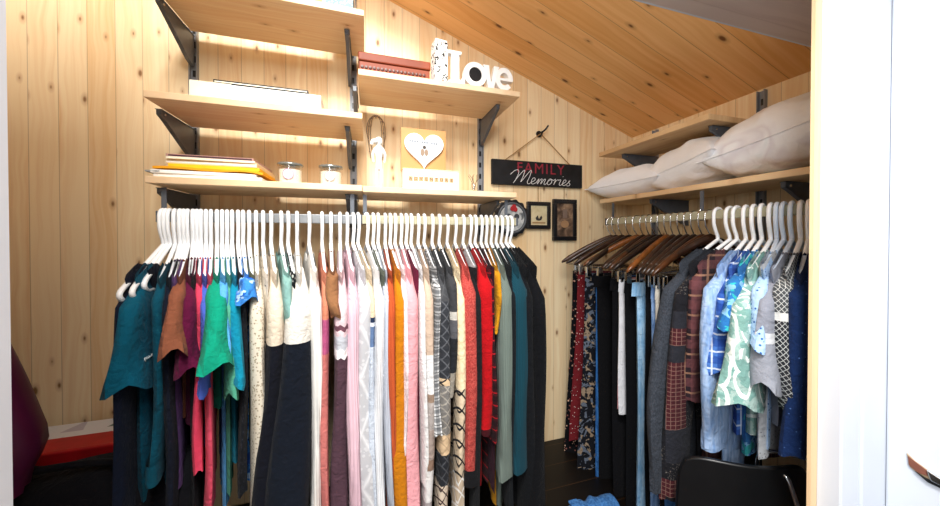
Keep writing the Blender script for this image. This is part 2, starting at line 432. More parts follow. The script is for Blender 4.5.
# ------------------------------------------------------------------ clothes rails
ZRL = 1.556-.08; YRL = -.28
ZRR = 1.57-.08; XRR = 1.044
def rail(label, p0, p1, mat, endcap):
    L = (Vector(p1)-Vector(p0)).length; rz = atan2(p1[1]-p0[1], p1[0]-p0[0])
    t = thing('clothes_rail', label, 'clothes rail', p0, rz)
    MB().box(0, L, -.006, .006, -.014, .014).build('bar', mat, t, bev=.002)
    for x in endcap:
        MB().box(x-.004, x+.004, -.0075, .0075, -.0155, .0155).build('end_cap', DARKST, t, bev=.001)
        # hanger strap up to the shelf bracket
    return t
r1 = rail('grey metal clothes rail under the left shelf', (-.545, YRL, ZRL), (-.028, YRL, ZRL), RAILA, (.0, .513))
r2 = rail('cream metal clothes rail under the heart plaque shelf', (-.018, YRL, ZRL), (.53, YRL, ZRL), RAILB, (0, .548))
r3 = rail('cream metal clothes rail along the right wall', (XRR, -.15, ZRR), (XRR, -.99, ZRR), RAILB, (.0,))
for r, xs in ((r1, (.008, .50)), (r2, (.012, .51)), (r3, (.03, .44))):
    for x in xs:
        MB().box(x-.006, x+.006, .0065, .009, -.016, .082).build('strap', DARKST, r)
        MB().lathe([(.0, .006), (.004, .006), (.0055, .002), (.0055, 0)], 10, (x, 0, .0145)).build('bolt', CHROME, r, True)

# ------------------------------------------------------------------ hangers
NECK = -.078; SLOPE = .44
def plastic_hanger(label, loc, rz, group, w=.205, mat=None):
    t = thing('clothes_hanger', label, 'hanger', loc, rz, group); mat = mat or WPLAS
    R = .0215; c = -.0025
    pts = [(0, .0, NECK), (0, -.002, NECK+.012), (0, -.013, NECK+.03), (0, -.021, NECK+.05)]
    for a in range(0, 13):
        an = pi+.12 - a*(pi*1.12)/12
        pts.append((0, R*cos(an), c+R*sin(an)))
    pts = catmull(pts, 2)
    MB().tube(pts, .0052, 8).build('hook', mat, t, True)
    p = []
    ztip = NECK-SLOPE*w
    for s in (-1, 1):
        q = [(0, s*.0, NECK), (0, s*.03, NECK-.014), (0, s*.09, NECK-SLOPE*.09-.003), (0, s*(w-.03), ztip+.009), (0, s*w, ztip-.006), (0, s*(w+.004), ztip-.018), (0, s*(w-.012), ztip-.03)]
        p.append(catmull(q, 3))
    path = list(reversed(p[0]))[:-1] + p[1]
    MB().tube(path, .0055, 8, closed=True).build('body', mat, t, True)
    return t
WOODH = [plain('hanger_walnut', '#2c190f', .3, .5, 0, .2, 60), plain('hanger_chestnut', '#402310', .3, .5, 0, .2, 60), plain('hanger_oak', '#6e3f1a', .3, .5, 0, .2, 60), plain('hanger_dark', '#1d110b', .3, .5, 0, .2, 60)]
def wooden_hanger(label, loc, rz, group, mat, w=.215):
    t = thing('clothes_hanger', label, 'hanger', loc, rz, group)
    R = .0185; c = -.0022
    pts = [(0, .0, NECK+.004), (0, -.001, NECK+.02), (0, -.012, NECK+.037), (0, -.018, NECK+.055)]
    for a in range(0, 13):
        an = pi+.12 - a*(pi*1.15)/12
        pts.append((0, R*cos(an), c+R*sin(an)))
    MB().tube(catmull(pts, 2), .0021, 8).build('hook', CHROME, t, True)
    b = MB(); vs = []; fs = []; K = 20; n = 10
    for i in range(K+1):
        v = -w + 2*w*i/K; a = abs(v)/w
        z = NECK+.004 - .03*a - .080*a**1.35
        hh = .0125*(1-.4*a)+.003; tt = .0075 + .003*a
        if i in (0, K): hh *= .5; tt *= .5
        for k in range(n):
            an = 2*pi*k/n
            vs.append((tt*cos(an)*(abs(cos(an))**-.25 if abs(cos(an)) > .01 else 1), v, z+hh*sin(an)))
    for i in range(K):
        for k in range(n):
            fs.append((i*n+k, i*n+(k+1) % n, (i+1)*n+(k+1) % n, (i+1)*n+k))
    fs.append(tuple(range(n))); fs.append(tuple(K*n+k for k in range(n)))
    b.add(vs, fs).build('shoulder_bar', mat, t, True)
    MB().tube([(0, -w*.86, NECK-.075), (0, -w*.86, NECK-.115), (0, w*.86, NECK-.115), (0, w*.86, NECK-.075)], .0022, 8).build('lower_bar', CHROME, t)
    for y in (-.15, .15):
        MB().box(-.007, .007, y-.011, y+.011, NECK-.158, NECK-.112).build('clip', CHROME, t, bev=.002)
    return t

# ------------------------------------------------------------------ garments
def body_mb(w, nw, T, zhem, rng, amp, flare=0., flat_top=None, scoop=.03, ww=None, swing=0., bulge=0.):
    N = 20; Mr = 18; b = MB(); vs = []
    ph = rng.uniform(0, 6.28); ph2 = rng.uniform(0, 6.28); kf = rng.uniform(2.2, 4.2)
    ww = ww if ww is not None else .80
    hw = [rng.uniform(-.012, .012) for _ in range(4)]
    cols = [(-1+2*j/N, 1) for j in range(N+1)] + [(1-2*j/N, -1) for j in range(1, N)]
    for i in range(Mr+1):
        s = i/Mr; s2 = s**1.25
        for vn, sd in cols:
            wid = w*(1-(1-ww)*smoothstep(.0, .3, s)) + flare*s
            v = vn*wid
            if flat_top is not None: zt = flat_top
            else:
                av = abs(vn)*w
                zt = NECK+.010-SLOPE*max(av, nw) - (scoop*(1-(av/nw)**2) if av < nw else 0)
            zh = zhem + .006*sin(vn*7+ph)+hw[0]*sin(vn*3+ph2)
            z = zt+(zh-zt)*s2 + (.004 if i == 0 else (.0 if i > 1 else .003))
            tt = max(T*(.5+.5*smoothstep(0, .25, s)), .019 if s < .35 else T)
            if i == 0: tt *= .62
            pr = max(.0, 1-abs(vn)**4)**.5
            nx = sd*tt/2*(pr*.72+.28)
            fold = amp*smoothstep(.05, .6, s)*(sin(vn*kf*pi*.5+ph+s*.9)*.6+sin(vn*kf*1.7*pi*.5+ph2-s*1.3)*.4)
            fold += amp*.5*smoothstep(.1, .8, s)*sin(vn*kf*6+ph2+s*2.2) + swing*s*s*(.5-.5*vn)
            wob = .010*s*sin(s*5+ph) - bulge*sin(s*pi)*(.5-.5*vn)
            vs.append((nx+fold, v+wob, z))
    n = len(cols); fs = []
    for i in range(Mr):
        for k in range(n):
            fs.append((i*n+k, i*n+(k+1) % n, (i+1)*n+(k+1) % n, (i+1)*n+k))
    # hem closed with a recessed underside
    o = Mr*n; base = len(vs)
    for k in range(n):
        p = vs[o+k]; vs.append((p[0]*.8, p[1]*.985, p[2]+.012))
    for k in range(n): fs.append((o+k, o+(k+1) % n, base+(k+1) % n, base+k))
    fs.append(tuple(base+k for k in range(n)))
    b.add(vs, fs); return b
def sleeve_mb(side, w, T, zend, rng, short=False, outw=.0, rv0=.05, rv1=.042, dx=0., grow=0.):
    b = MB(); n = 16; K = 16 if not short else 11; vs = []
    zt = NECK+.012-SLOPE*w
    ph = rng.uniform(0, 6.28); y0 = w-.022
    for i in range(K+1):
        s = i/K; e = smoothstep(0, .14 if not short else .3, s)
        z = zt+.010 + (zend-zt-.010)*s
        rv = (rv0*(.28+.72*e)*(1-s)+rv1*s*(.28+.72*e))*(1 if short else 1+.12*sin(s*6.5+ph)*s)
        rn = max(T/2*(.42+.58*e), .0085)*(1+.14*sin(s*7+ph*2)*s)
        if short: rn = max(T/2*(.42+.58*e), .0085)*(1+.55*s*s)
        yc = y0*1.0-.030*(1-e) + outw*(s if short else sin(min(1, s*1.3)*pi*.5))
        xc = (.006 if not short else .003)*sin(s*5+ph)*s+dx*s*s; yc += (0 if short else .010*sin(s*4.5+ph*1.7)*s)
        for k in range(n):
            a = 2*pi*k/n
            cr = .13*sin(3*a+ph+s*4)*s+.05*sin(5*a-ph+s*11)*s
            tilt = (rv*cos(a))*(.22 if short else -.1)*(1 if side < 0 else 1)
            sa_ = sin(a); ca_ = cos(a); sa_ = (abs(sa_)**.72)*(1 if sa_ > 0 else -1); ca_ = (abs(ca_)**.72)*(1 if ca_ > 0 else -1)
            vs.append((xc+rn*(1+grow*s)*sa_*(1+cr), side*(yc+rv*ca_*(1+cr)), z + (rv*cos(a)*-.45*(1-e))+ (tilt*s if short else 0) + ((.010 if short else .005)*sin(3*a+ph) if i == K else 0)))
    fs = [(i*n+k, i*n+(k+1) % n, (i+1)*n+(k+1) % n, (i+1)*n+k) for i in range(K) for k in range(n)]
    fs.append(tuple(range(n)))
    o = K*n; base = len(vs); cx = sum(vs[o+k][0] for k in range(n))/n; cy = sum(vs[o+k][1] for k in range(n))/n
    for k in range(n):
        p = vs[o+k]; vs.append((cx+(p[0]-cx)*.86, cy+(p[1]-cy)*.9, p[2]+.02))
    fs += [(o+k, o+(k+1) % n, base+(k+1) % n, base+k) for k in range(n)]
    fs.append(tuple(base+k for k in range(n)))
    b.add(vs, fs); return b, (cx, cy, vs[o][2], T)
def cuff_mb(side, w, T, zend, sl):
    b = MB(); n = 16; cx, cy = sl[0], sl[1]; vs = []
    for z, r in ((.035, .046), (.0, .048), (-.012, .047), (-.012, .036)):
        for k in range(n):
            a = 2*pi*k/n; sa_ = sin(a); ca_ = cos(a); sa_ = abs(sa_)**.72*(1 if sa_ > 0 else -1); ca_ = abs(ca_)**.72*(1 if ca_ > 0 else -1); vs.append((cx+T/2*1.08*(r/.046)*sa_, cy+r*ca_, zend+z))
    fs = [(i*n+k, i*n+(k+1) % n, (i+1)*n+(k+1) % n, (i+1)*n+k) for i in range(3) for k in range(n)]
    return b.add(vs, fs)
GN = {}
def place(rackL, hook, front, w):
    if rackL:
        h = at(hook, 222, 1, YRL); f = at(front, 300, 1, YRL-w)
        loc = (h.x, YRL, ZRL); d = (f.x-h.x, -w)
    else:
        h = at(hook, 215, 0, XRR); f = at(front, 300, 0, XRR-w)
        loc = (XRR, h.y, ZRR); d = (-w, f.y-h.y)
    return loc, atan2(d[0], -d[1]), d
def garment(rackL, hook, a, bb, hem, kind, sl, spec, cat, short, where, **kw):
    """one piece of clothing and the hanger it is on"""
    i = len(GN); rng = random.Random(100+i*7); GN[short] = 1
    w = kw.get('w', .195); fpx = (a+bb)/2
    loc, rz, d = place(rackL, hook, fpx, w)
    pf = Vector((loc[0]+d[0], loc[1]+d[1], 0))
    if rackL:
        T = abs(at(bb, 330, 1, YRL-w).x - at(a, 330, 1, YRL-w).x)*kw.get('ts', 1.16)
        zf = lambda py: at(fpx, py, 1, pf.y).z - loc[2]
    else:
        T = kw.get('T', .026)
        zf = lambda py: at(fpx, py, 0, pf.x).z - loc[2]
    T = max(.016, min(T, .08)); T = kw.get('T', T)
    zhem = zf(hem); nw = kw.get('nw', .085)
    mats = fabric(short.replace(' ', '_')+'_fabric', spec, zf)
    m2 = fabric(short.replace(' ', '_')+'_trim', kw['trim'], zf) if 'trim' in kw else mats
    nm = kw.get('name', cat.replace(' ', '_').replace('-', '_').lower())
    t = thing(nm, short+' '+where, cat, loc, rz, 'clothes on the left rails' if rackL else 'clothes on the right rail')
    bt = kw.get('bt', .62 if kind in ('long', 'shirt') else .85)
    body_mb(w, nw, T*bt, zhem, rng, min(.006, T*.2), kw.get('flare', 0), swing=kw.get('sw', 0), bulge=kw.get('bulge', 0), ww=kw.get('ww', .80 if kind != 'none' else .95)).build('body', mats, t, True)
    if kind in ('long', 'shirt', 'tee'):
        for side in (-1, 1):
            ze = zf(sl)
            if kind == 'tee': q, e = sleeve_mb(side, w, T*kw.get('sT', 1.15), ze, rng, True, kw.get('outw', .02), .055, kw.get('rv1', .075), kw.get('dx', 0) if side < 0 else 0)
            else: q, e = sleeve_mb(side, w, T, ze, rng, False, kw.get('outw', .012), kw.get('rv0', .046), kw.get('rv1', .038), (kw.get('dx', rng.uniform(-.006,.006))+kw.get('sw', 0)) if side < 0 else 0, kw.get('grow', 0))
            so = q.build('sleeve', kw.get('smat') or mats, t, True)
            if kind == 'shirt' or 'cuff' in kw:
                cuff_mb(side, w, T, ze, e).build('cuff', m2, so, True)
    # neckline
    p = []
    for k in range(13):
        v = nw*(-1+k/6); av = abs(v); p.append((0, v, NECK+.007-SLOPE*nw-.03*(1-(av/nw)**2)))
    nb = MB(); hx = T*bt*.26
    nb.tube([(hx*(1-abs(v[1]/nw)**4)**.5, v[1], v[2]) for v in p]+[(-hx*(1-abs(v[1]/nw)**4)**.5, v[1], v[2]) for v in reversed(p[1:-1])], .0035, 6, closed=True)
    nb.build('collar' if kind == 'shirt' or kw.get('collar') else 'neckband', m2, t, True)
    if kw.get('collar') or kind == 'shirt':
        # two turned-down collar points
        for s in (-1, 1):
            zc_ = NECK+.005-SLOPE*nw
            MB().add([(hx*.5, s*nw*.1, zc_-.015), (hx+.006, s*nw*1.02, zc_+.008), (hx+.009, s*nw*1.0, zc_-.032), (hx+.009, s*nw*.45, zc_-.062),
                      (hx*.5-.003, s*nw*.1, zc_-.015), (hx+.003, s*nw*1.02, zc_+.008), (hx+.006, s*nw*1.0, zc_-.032), (hx+.006, s*nw*.45, zc_-.062)],
                     [(0,1,2,3),(7,6,5,4),(0,4,5,1),(1,5,6,2),(2,6,7,3),(3,7,4,0)]).build('collar_point', m2, t, True)
    g = 'white hangers on the left rails' if rackL else 'white hangers on the right rail'
    hl = kw.get('hang', 'white')
    plastic_hanger(hl+' plastic hanger holding the '+short, loc, rz, g, w+kw.get('hw', -.036), BPLAS if hl == 'pale blue' else WPLAS)
    return t, zf, mats, rng
def trousers(hook, a, bb, hem, spec, cat, short, where, hm, kind='trousers', w=.165, T=.026, top=-.226):
    i = len(GN); rng = random.Random(300+i*5); GN[short] = 1
    fpx = (a+bb)/2
    loc, rz, d = place(False, hook, fpx, w)
    px = loc[0]+d[0]; zf = lambda py: at(fpx, py, 0, px).z - loc[2]
    mats = fabric(short.replace(' ', '_')+'_fabric', spec, zf)
    nm = cat.replace(' ', '_').lower()
    t = thing(nm, short+' '+where, cat, loc, rz, 'clothes on the right rail')
    zh = zf(hem)
    if kind == 'trousers':
        for s in (-1, 1):
            b = MB(); n = 14; K = 14; vs = []; ph = rng.uniform(0, 6)
            for r in range(K+1):
                u = r/K; z = top-.02+(zh-top+.02)*u
                for k in range(n):
                    an = 2*pi*k/n
                    vs.append((T/2*sin(an)*(1+.2*sin(an*2+ph))+.005*u*sin(u*5+ph), s*(.083+.01*u*sin(ph))+(.082-.012*u)*cos(an), z))
            fs = [(r*n+k, r*n+(k+1) % n, (r+1)*n+(k+1) % n, (r+1)*n+k) for r in range(K) for k in range(n)]
            fs += [tuple(range(n)), tuple(K*n+k for k in range(n))]
            b.add(vs, fs).build('leg', mats, t, True)
        b = MB(); n = 18; vs = []
        for z, g in ((top, 1.), (top-.045, 1.02)):
            for k in range(n):
                an = 2*pi*k/n; vs.append((T/2*1.02*g*sin(an), w*cos(an)*g, z))
        b.add(vs, [(k, (k+1) % n, n+(k+1) % n, n+k) for k in range(n)]+[tuple(range(n)), tuple(n+k for k in range(n))]).build('waistband', mats, t, True)
    else:
        body_mb(w, .08, T, zh, rng, .006, .03, flat_top=top, ww=1.0).build('skirt_panel', mats, t, True)
        b = MB(); n = 18; vs = []
        for z, g in ((top+.003, 1.), (top-.03, 1.01)):
            for k in range(n):
                an = 2*pi*k/n; vs.append((T/2*.7*g*sin(an), w*cos(an)*g, z))
        b.add(vs, [(k, (k+1) % n, n+(k+1) % n, n+k) for k in range(n)]+[tuple(range(n)), tuple(n+k for k in range(n))]).build('waistband', mats, t, True)
    mk = {'walnut': 0, 'chestnut': 1, 'honey brown': 2, 'near-black': 3}[hm]
    wooden_hanger(hm+' wooden hanger clipped to the '+short, loc, rz, 'wooden hangers on the right rail', WOODH[mk])
    return t

# ------------------------------------------------------------------ the left rails, from left to right
def L(*a, **k): return garment(True, *a, **k)
NV, TEAL = '#131a2c', '#07536b'
L(163,120,127, 520,'long',515,('plain',NV),'jacket','navy long jacket','at the far left end of the rail', nw=.12, outw=.02, hw=.012)
tt = L(166,127,140, 515,'tee',388,('plain',TEAL),'T-shirt','deep teal T-shirt with a small white mark on its sleeve','second from the left end', nw=.12, outw=.008, sT=1.5, rv1=.088, bt=1.1, ww=.9, hw=.004)
L(170,143,150, 525,'none',0,('plain','#101626'),'tank top','long navy vest top','right behind the deep teal T-shirt', nw=.12, hw=.01, w=.16, ww=.6)
L(175,152,163, 500,'long',472,('plain','#0a4a5e'),'top','dark teal long-sleeved top','with a sleeve ending level with the black bag', nw=.12, cuff=1)
L(180,163,172, 530,'long',525,('plain','#161b29'),'sweater','blue-black long sweater','between the teal top and the brown T-shirt', nw=.1)
L(184,171,174, 497,'none',0,('plain','#6c4a86'),'tank top','thin purple vest top','showing low between dark clothes at left', nw=.1)
L(188,172,183, 430,'tee',350,('plain','#86503a'),'T-shirt','cocoa brown T-shirt','beside the plum T-shirt', nw=.1, sT=1.3, outw=.05)
L(193,183,195, 440,'tee',372,('plain','#5b1237'),'T-shirt','plum T-shirt','between the brown and the coral clothes', nw=.09, sT=1.2)
L(197,190,194, 530,'none',0,('plain','#1b1a22'),'dress','black sleeveless dress','hanging low behind the plum T-shirt', nw=.09)
L(201,196,202, 478,'long',470,('plain','#d8415f'),'top','coral pink long-sleeved top','right of the plum T-shirt', nw=.09)
L(206,202,207, 460,'tee',392,('plain','#4a63c0'),'T-shirt','violet blue T-shirt','between two coral pink tops', nw=.09)
L(211,206,213, 520,'long',515,('plain','#e0506a'),'top','bright coral long top','just left of the emerald green T-shirt', nw=.09, dx=-.01)
L(217,211,222, 420,'tee',362,('plain','#0a9275'),'T-shirt','emerald green T-shirt','with a wide flared sleeve', nw=.09, sT=1.7, outw=.06, rv1=.085)
L(222,221,227, 520,'tee',352,('plain','#5aa7e2'),'T-shirt','sky blue long T-shirt','right of the emerald green T-shirt', nw=.09)
L(227,227,232, 510,'tee',395,('plain','#4e9a80'),'T-shirt','sea green long T-shirt','between sky blue and turquoise T-shirts', nw=.09)
L(232,231,239, 480,'tee',385,('plain','#0f83a0'),'T-shirt','turquoise T-shirt','left of the black lacy top', nw=.09, sT=1.3)
L(238,238,246, 500,'long',490,('print','#14161c','#2b2e36',170,.3),'top','black lacy top','under the bright blue blouse', nw=.09)
L(243,243,252, 492,'tee',303,('paisley','#3b86da','#a9cdf2','#1d55b0',30),'blouse','bright blue patterned blouse','with a short tied sleeve', nw=.09, rv1=.06, sT=1.4)
L(249,250,256, 480,'none',0,('plain','#5f6146'),'tank top','olive green vest top','between blue blouse and cream cardigan', nw=.09)
L(256,249,266, 520,'long',515,('open','#d6cdbb','#8f7f66'),'cardigan','cream openwork knitted cardigan','left of the black and cream blouses', nw=.08, ts=.9)
L(263,264,270, 470,'none',0,('print','#dcd3c4','#2d2b33',45,.16),'blouse','cream blouse with sparse black dots','next to the openwork cardigan', nw=.08)
L(271,268,284, 512,'long',530,('bands',[(0,'#dccdb9'),(343,'#10121c')]),'blouse','cream blouse with a black lower half','left of the seafoam top', nw=.08, ts=1.15, sw=-.03, rv1=.06)
L(281,284,292, 348,'long',344,('plain','#7fa8a2'),'top','pale seafoam green top','between two cream and black blouses', nw=.08)
L(288,292,297, 460,'none',0,('print','#15171c','#e9e6e0',70,.3),'top','black and white printed top','behind the white blouse with black bottom', nw=.08)
L(297,287,311, 515,'long',530,('bands',[(0,'#dedad2'),(340,'#0f1520')]),'blouse','white blouse with a black lower half','left of the plain white cardigan', nw=.08, ts=1.1, sw=-.04, rv1=.08, grow=.55)
L(309,310,322, 520,'long',515,('knit','#dcdad5',900),'cardigan','plain white cardigan','left of the salmon speckled sweater', nw=.07)
L(322,322,329, 520,'long',515,('bands',[(0,'#cf8266'),(318,'#b0527c'),(352,'#c4716c')]),'sweater','salmon and pink speckled sweater','right of the plain white cardigan', nw=.065)
L(331,329,336, 318,'long',316,('plain','#8a6040'),'top','caramel brown short top','behind the Nordic patterned sweater', nw=.06, T=.03)
L(340,333,349, 520,'long',515,('bands',[(0,'#dcc3c8'),(322,'#6b4450'),(327,'#dcc3c8'),(332,'#b9bcc4'),(345,'#f1eff0'),(354,'#4f3742')],.016),'sweater','Nordic pink sweater with zigzag bands and plum bottom','in the middle of the left rail', nw=.06, ts=.95)
L(347,348,359, 520,'long',515,('knit','#d6b3bf',1000),'sweater','pale pink knitted sweater','right of the Nordic patterned sweater', nw=.06)
L(353,358,372, 520,'long',515,('cable','#aeaeb2','#d6d6d8'),'sweater','light grey cable-knit sweater','left of the navy striped sweater', nw=.06)
L(358,369,374, 520,'long',515,('bands',[(0,'#d8c4a6'),(316,'#22304d'),(321,'#d5dbe6'),(325,'#5e779e'),(345,'#c3ccd9')]),'sweater','beige sweater with navy and blue stripes','between the cable-knit and white sweaters', nw=.06)
L(367,374,384, 520,'long',515,('knit','#dadbde',1100),'sweater','bright white ribbed sweater','where the two left rails meet', nw=.06)
L(373,382,386, 350,'none',0,('plain','#5c6155'),'top','grey olive short top','right of the bright white sweater', nw=.06)
L(378,384,389, 520,'long',515,('knit','#b0b6c2',1200),'sweater','pale grey fine sweater','left of the rust orange sweater', nw=.06)
L(385,387,395, 430,'long',520,('knit','#b5502a',1200),'sweater','rust orange sweater','left of the mustard sweater', nw=.055)
L(390,394,406, 520,'long',515,('plain','#b8700f'),'sweater','mustard yellow long sweater','right of the rust orange sweater', nw=.055, bt=.8)
L(395,402,407, 470,'long',480,('plain','#dfd0d4'),'blouse','off-white blouse','between mustard and rose pink sweaters', nw=.055)
L(401,404,417, 520,'long',515,('plain','#dd9ba2'),'sweater','rose pink long sweater','left of the wine red top', nw=.055)
L(406,416,420, 500,'none',0,('plain','#661434'),'top','wine red top','between the rose pink sweater and white tunic', nw=.055)
L(411,420,424, 480,'long',484,('plain','#dcdad9'),'tunic','narrow white tunic','right of the wine red top', nw=.055, T=.018)
L(418,424,433, 520,'long',515,('bands',[(0,'#c2ab98'),(352,'#dcdbdb'),(390,'#98816f'),(398,'#b3aaa6'),(425,'#a3938b'),(455,'#8a7060'),(466,'#dedbda'),(497,'#aaa2a2')]),'sweater','beige and white block striped sweater','left of the grey plaid shirt', nw=.055)
L(424,433,440, 440,'long',430,('plaid','#d6d7d8','#2e3138','#101216',42),'shirt','grey and black plaid shirt','beside the charcoal patterned cardigan', nw=.055)
L(432,438,449, 520,'long',515,('aztec',[(0,'#3e3f42','#4c4d50'),(300,'#2d2f34','#55575c'),(375,'#c7ad8c','#2a2a2e'),(382,'#75726f','#9b958c'),(430,'#cdb18e','#b39a7c'),(450,'#23252a','#47494e'),(480,'#c9b9a6','#3a2226')],30),'cardigan','charcoal cardigan with beige geometric bands','right of the grey plaid shirt', nw=.055)
L(439,448,456, 400,'long',392,('bands',[(0,'#3a3b3e'),(310,'#bdb9b1'),(318,'#55565a'),(336,'#23252a'),(370,'#8d877d')]),'cardigan','dark striped blanket cardigan','behind the red heather jacket', nw=.055)
L(447,455,464, 520,'long',515,('aztec',[(0,'#e2cda9','#d8c09a'),(385,'#c9b79d','#1e1d22'),(470,'#c4b19a','#e9e6e2')],21),'cardigan','beige cardigan with black diamond motifs','left of the red heather jacket', nw=.055)
rj = L(455,460,477, 478,'long',474,('heather','#8f2a28','#b55149'),'jacket','red heather jacket with black trim','hanging right of the beige diamond cardigan', nw=.055, trim=('plain','#131316'), ts=.9, cuff=1)
L(463,473,480, 470,'long',520,('bands',[(0,'#b3b4b7'),(268,'#17181b')]),'cardigan','black cardigan with grey shoulders','behind the red heather jacket', nw=.055)
L(470,479,492, 502,'long',430,('bands',[(0,'#ad0e16'),(425,'#3c0d14'),(450,'#8f0e16')]),'sweater','scarlet red sweater','right of the black cardigan with grey shoulders', nw=.055)
L(475,488,493, 492,'long',440,('plaid','#4c0d16','#151014','#b01820',26),'shirt','black and dark red checked shirt','right of the scarlet red sweater', nw=.055)
L(481,492,496, 495,'none',0,('plain','#351021'),'top','dark maroon top','showing low under the sage sweater', nw=.055)
L(486,495,500, 515,'long',330,('plain','#bd8314'),'sweater','golden yellow sweater','left of the sage grey sweater', nw=.055)
L(491,498,511, 520,'long',473,('knit','#68746d',1300),'sweater','sage grey sweater','left of the dark petrol sweater', nw=.055)
L(496,509,514, 512,'long',508,('plain','#121519'),'top','plain black top','between sage grey and petrol sweaters', nw=.055)
L(501,511,526, 468,'long',466,('knit','#123b48',1300),'sweater','dark petrol blue sweater','near the right end of the left rail', nw=.055)
L(506,522,531, 520,'long',515,('plain','#0e1014'),'dress','long black dress','right of the dark petrol sweater', nw=.055)
L(510,531,542, 530,'long',525,('plain','#0a0b0f'),'coat','black coat','last at the right end of the left rail', nw=.055, outw=.03)
# white print on the teal sleeve
tz = [o for o in tt[0].children if o.name.startswith('sleeve')][0]

# ------------------------------------------------------------------ the right rail, from the back corner towards the door
def R(*a, **k): return garment(False, *a, **k)
trousers(611,566,573, 468,('print','#0d0d11','#8d5850',62,.22,'#c9a38c'),'skirt','black skirt with red and cream flowers','in the back corner of the right rail','chestnut','skirt', T=.03)
trousers(616,571,580, 440,('print','#6a1c22','#d9c3bd',85,.17),'dress','dark red dress with white dots','second from the back corner','walnut','skirt', T=.032)
trousers(622,579,590, 475,('paisley','#12141b','#5c6472','#8d7a66',26),'dress','black dress with grey leaf print','left of the plain black trousers','walnut','skirt', T=.032)
trousers(629,588,600, 520,('plain','#0b0b0e'),'trousers','plain black trousers','hanging nearest the leaf-print dress','near-black', w=.178, T=.036)
trousers(637,600,608, 500,('denim','#1f4a80','#356cab'),'trousers','mid blue jeans','between two black trousers','honey brown', w=.125, T=.022)
trousers(643,606,614, 520,('plain','#0c0c10'),'trousers','wide black trousers','left of the white trousers','walnut', w=.175, T=.034)
trousers(649,613,624, 415,('plain','#dfe0e6'),'trousers','white trousers','hanging among black ones on the right rail','chestnut', T=.034)
trousers(655,622,628, 410,('print','#c58d90','#7a2f3a',70,.3),'skirt','dusty pink printed skirt','right of the white trousers','near-black','skirt', w=.13, T=.014)
trousers(661,620,629, 520,('plain','#0b0c10'),'trousers','straight black trousers','left of the pale denim trousers','near-black')
trousers(667,626,637, 520,('denim','#78abd6','#a8cdea'),'trousers','pale blue denim trousers','with a soft folded leg','honey brown', T=.042, w=.19)
trousers(673,642,648, 520,('plain','#0b0c10'),'trousers','slim black trousers','right of the pale denim trousers','walnut')
trousers(680,647,654, 520,('denim','#5d82b8','#8cabd6'),'trousers','cornflower blue trousers','left of the beige trousers','near-black')
trousers(687,652,658, 440,('plain','#d8d2c6'),'trousers','beige trousers','right of the cornflower blue trousers','walnut')
trousers(694,657,663, 520,('plain','#0c0d11'),'trousers','tapered black trousers','left of the white and blue skirt','near-black')
trousers(702,661,668, 420,('stripe','#e3e4ea','#5c89bd',26,.4),'skirt','white and blue skirt','next to the charcoal jacket','chestnut','skirt')
trousers(710,666,672, 520,('denim','#2c5990','#4679b4'),'trousers','dark blue jeans','hidden low behind the charcoal jacket','walnut', w=.14)
R(718,672,684, 485,'long',478,('heather','#2d3138','#3d424b'),'jacket','charcoal wool jacket','first after the wooden hangers', w=.185, T=.04, outw=.085, rv0=.055, rv1=.06, bulge=.02, collar=1)
R(730,682,692, 500,'long',492,('patch','#1a1a1f','#26272e','#431d22','#b58f80',22),'shirt','black patchwork shirt with tartan squares','right of the charcoal jacket', w=.19, T=.034, outw=.05, rv0=.055, rv1=.055, collar=1)
R(737,690,702, 470,'long',400,('plaid','#2b2026','#6b4043','#96705c',19),'shirt','burgundy and tan plaid shirt','between patchwork and pale denim shirts', w=.19, T=.03, collar=1)
R(746,709,719, 478,'shirt',440,('denim','#7b9ccb','#a6bfe2'),'shirt','pale blue denim shirt','with a long rolled sleeve', w=.2, T=.036, outw=.04, rv0=.055, rv1=.05)
R(754,721,731, 440,'tee',375,('plaid','#4a78c4','#1c3f94','#dfe9f6',24),'shirt','royal blue plaid short-sleeved shirt','right of the pale blue denim shirt', w=.19, T=.028, collar=1)
R(762,731,739, 464,'tee',330,('paisley','#2b6fb0','#7fb6e0','#35b0b4',18),'shirt','turquoise and blue print shirt','left of the mint leaf shirt', w=.19, T=.028, collar=1)
R(771,738,750, 440,'tee',402,('leaf','#769e97','#dde6e1',13),'shirt','mint shirt with white leaf pattern','with a wide short sleeve', w=.2, T=.036, collar=1, rv1=.085, outw=.04, sT=1.3)
R(777,757,764, 460,'tee',350,('print','#a9c8ec','#2b5fa8',95,.22),'shirt','light blue shirt with tiny dark print','right of the mint leaf shirt', w=.19, T=.026, collar=1, hang='pale blue')
R(784,752,764, 462,'none',0,('print','#b9bcc0','#6f7378',130,.2),'top','long speckled grey top','hanging below the grey shirt near the chair', w=.17, T=.03, hang='pale blue')
R(792,764,774, 440,'tee',388,('bands',[(0,'#8d919e'),(330,'#d3d5da'),(340,'#9195a0')]),'shirt','grey short-sleeved shirt with a pale stripe','left of the black and white knit', w=.19, T=.03, collar=1, hang='pale blue')
R(801,778,788, 420,'long',410,('aztec',[(0,'#4c4f52','#c9cccb'),(312,'#d5d7d6','#d5d7d6'),(320,'#2c2e33','#b5b9b9')],85),'sweater','black and white patterned knit sweater','left of the navy shirt', w=.19, T=.036)
R(809,792,803, 466,'long',460,('print','#142a55','#4d6ca6',90,.12),'shirt','navy blue shirt with tiny pale marks','nearest the door frame', w=.19, T=.036, collar=1)
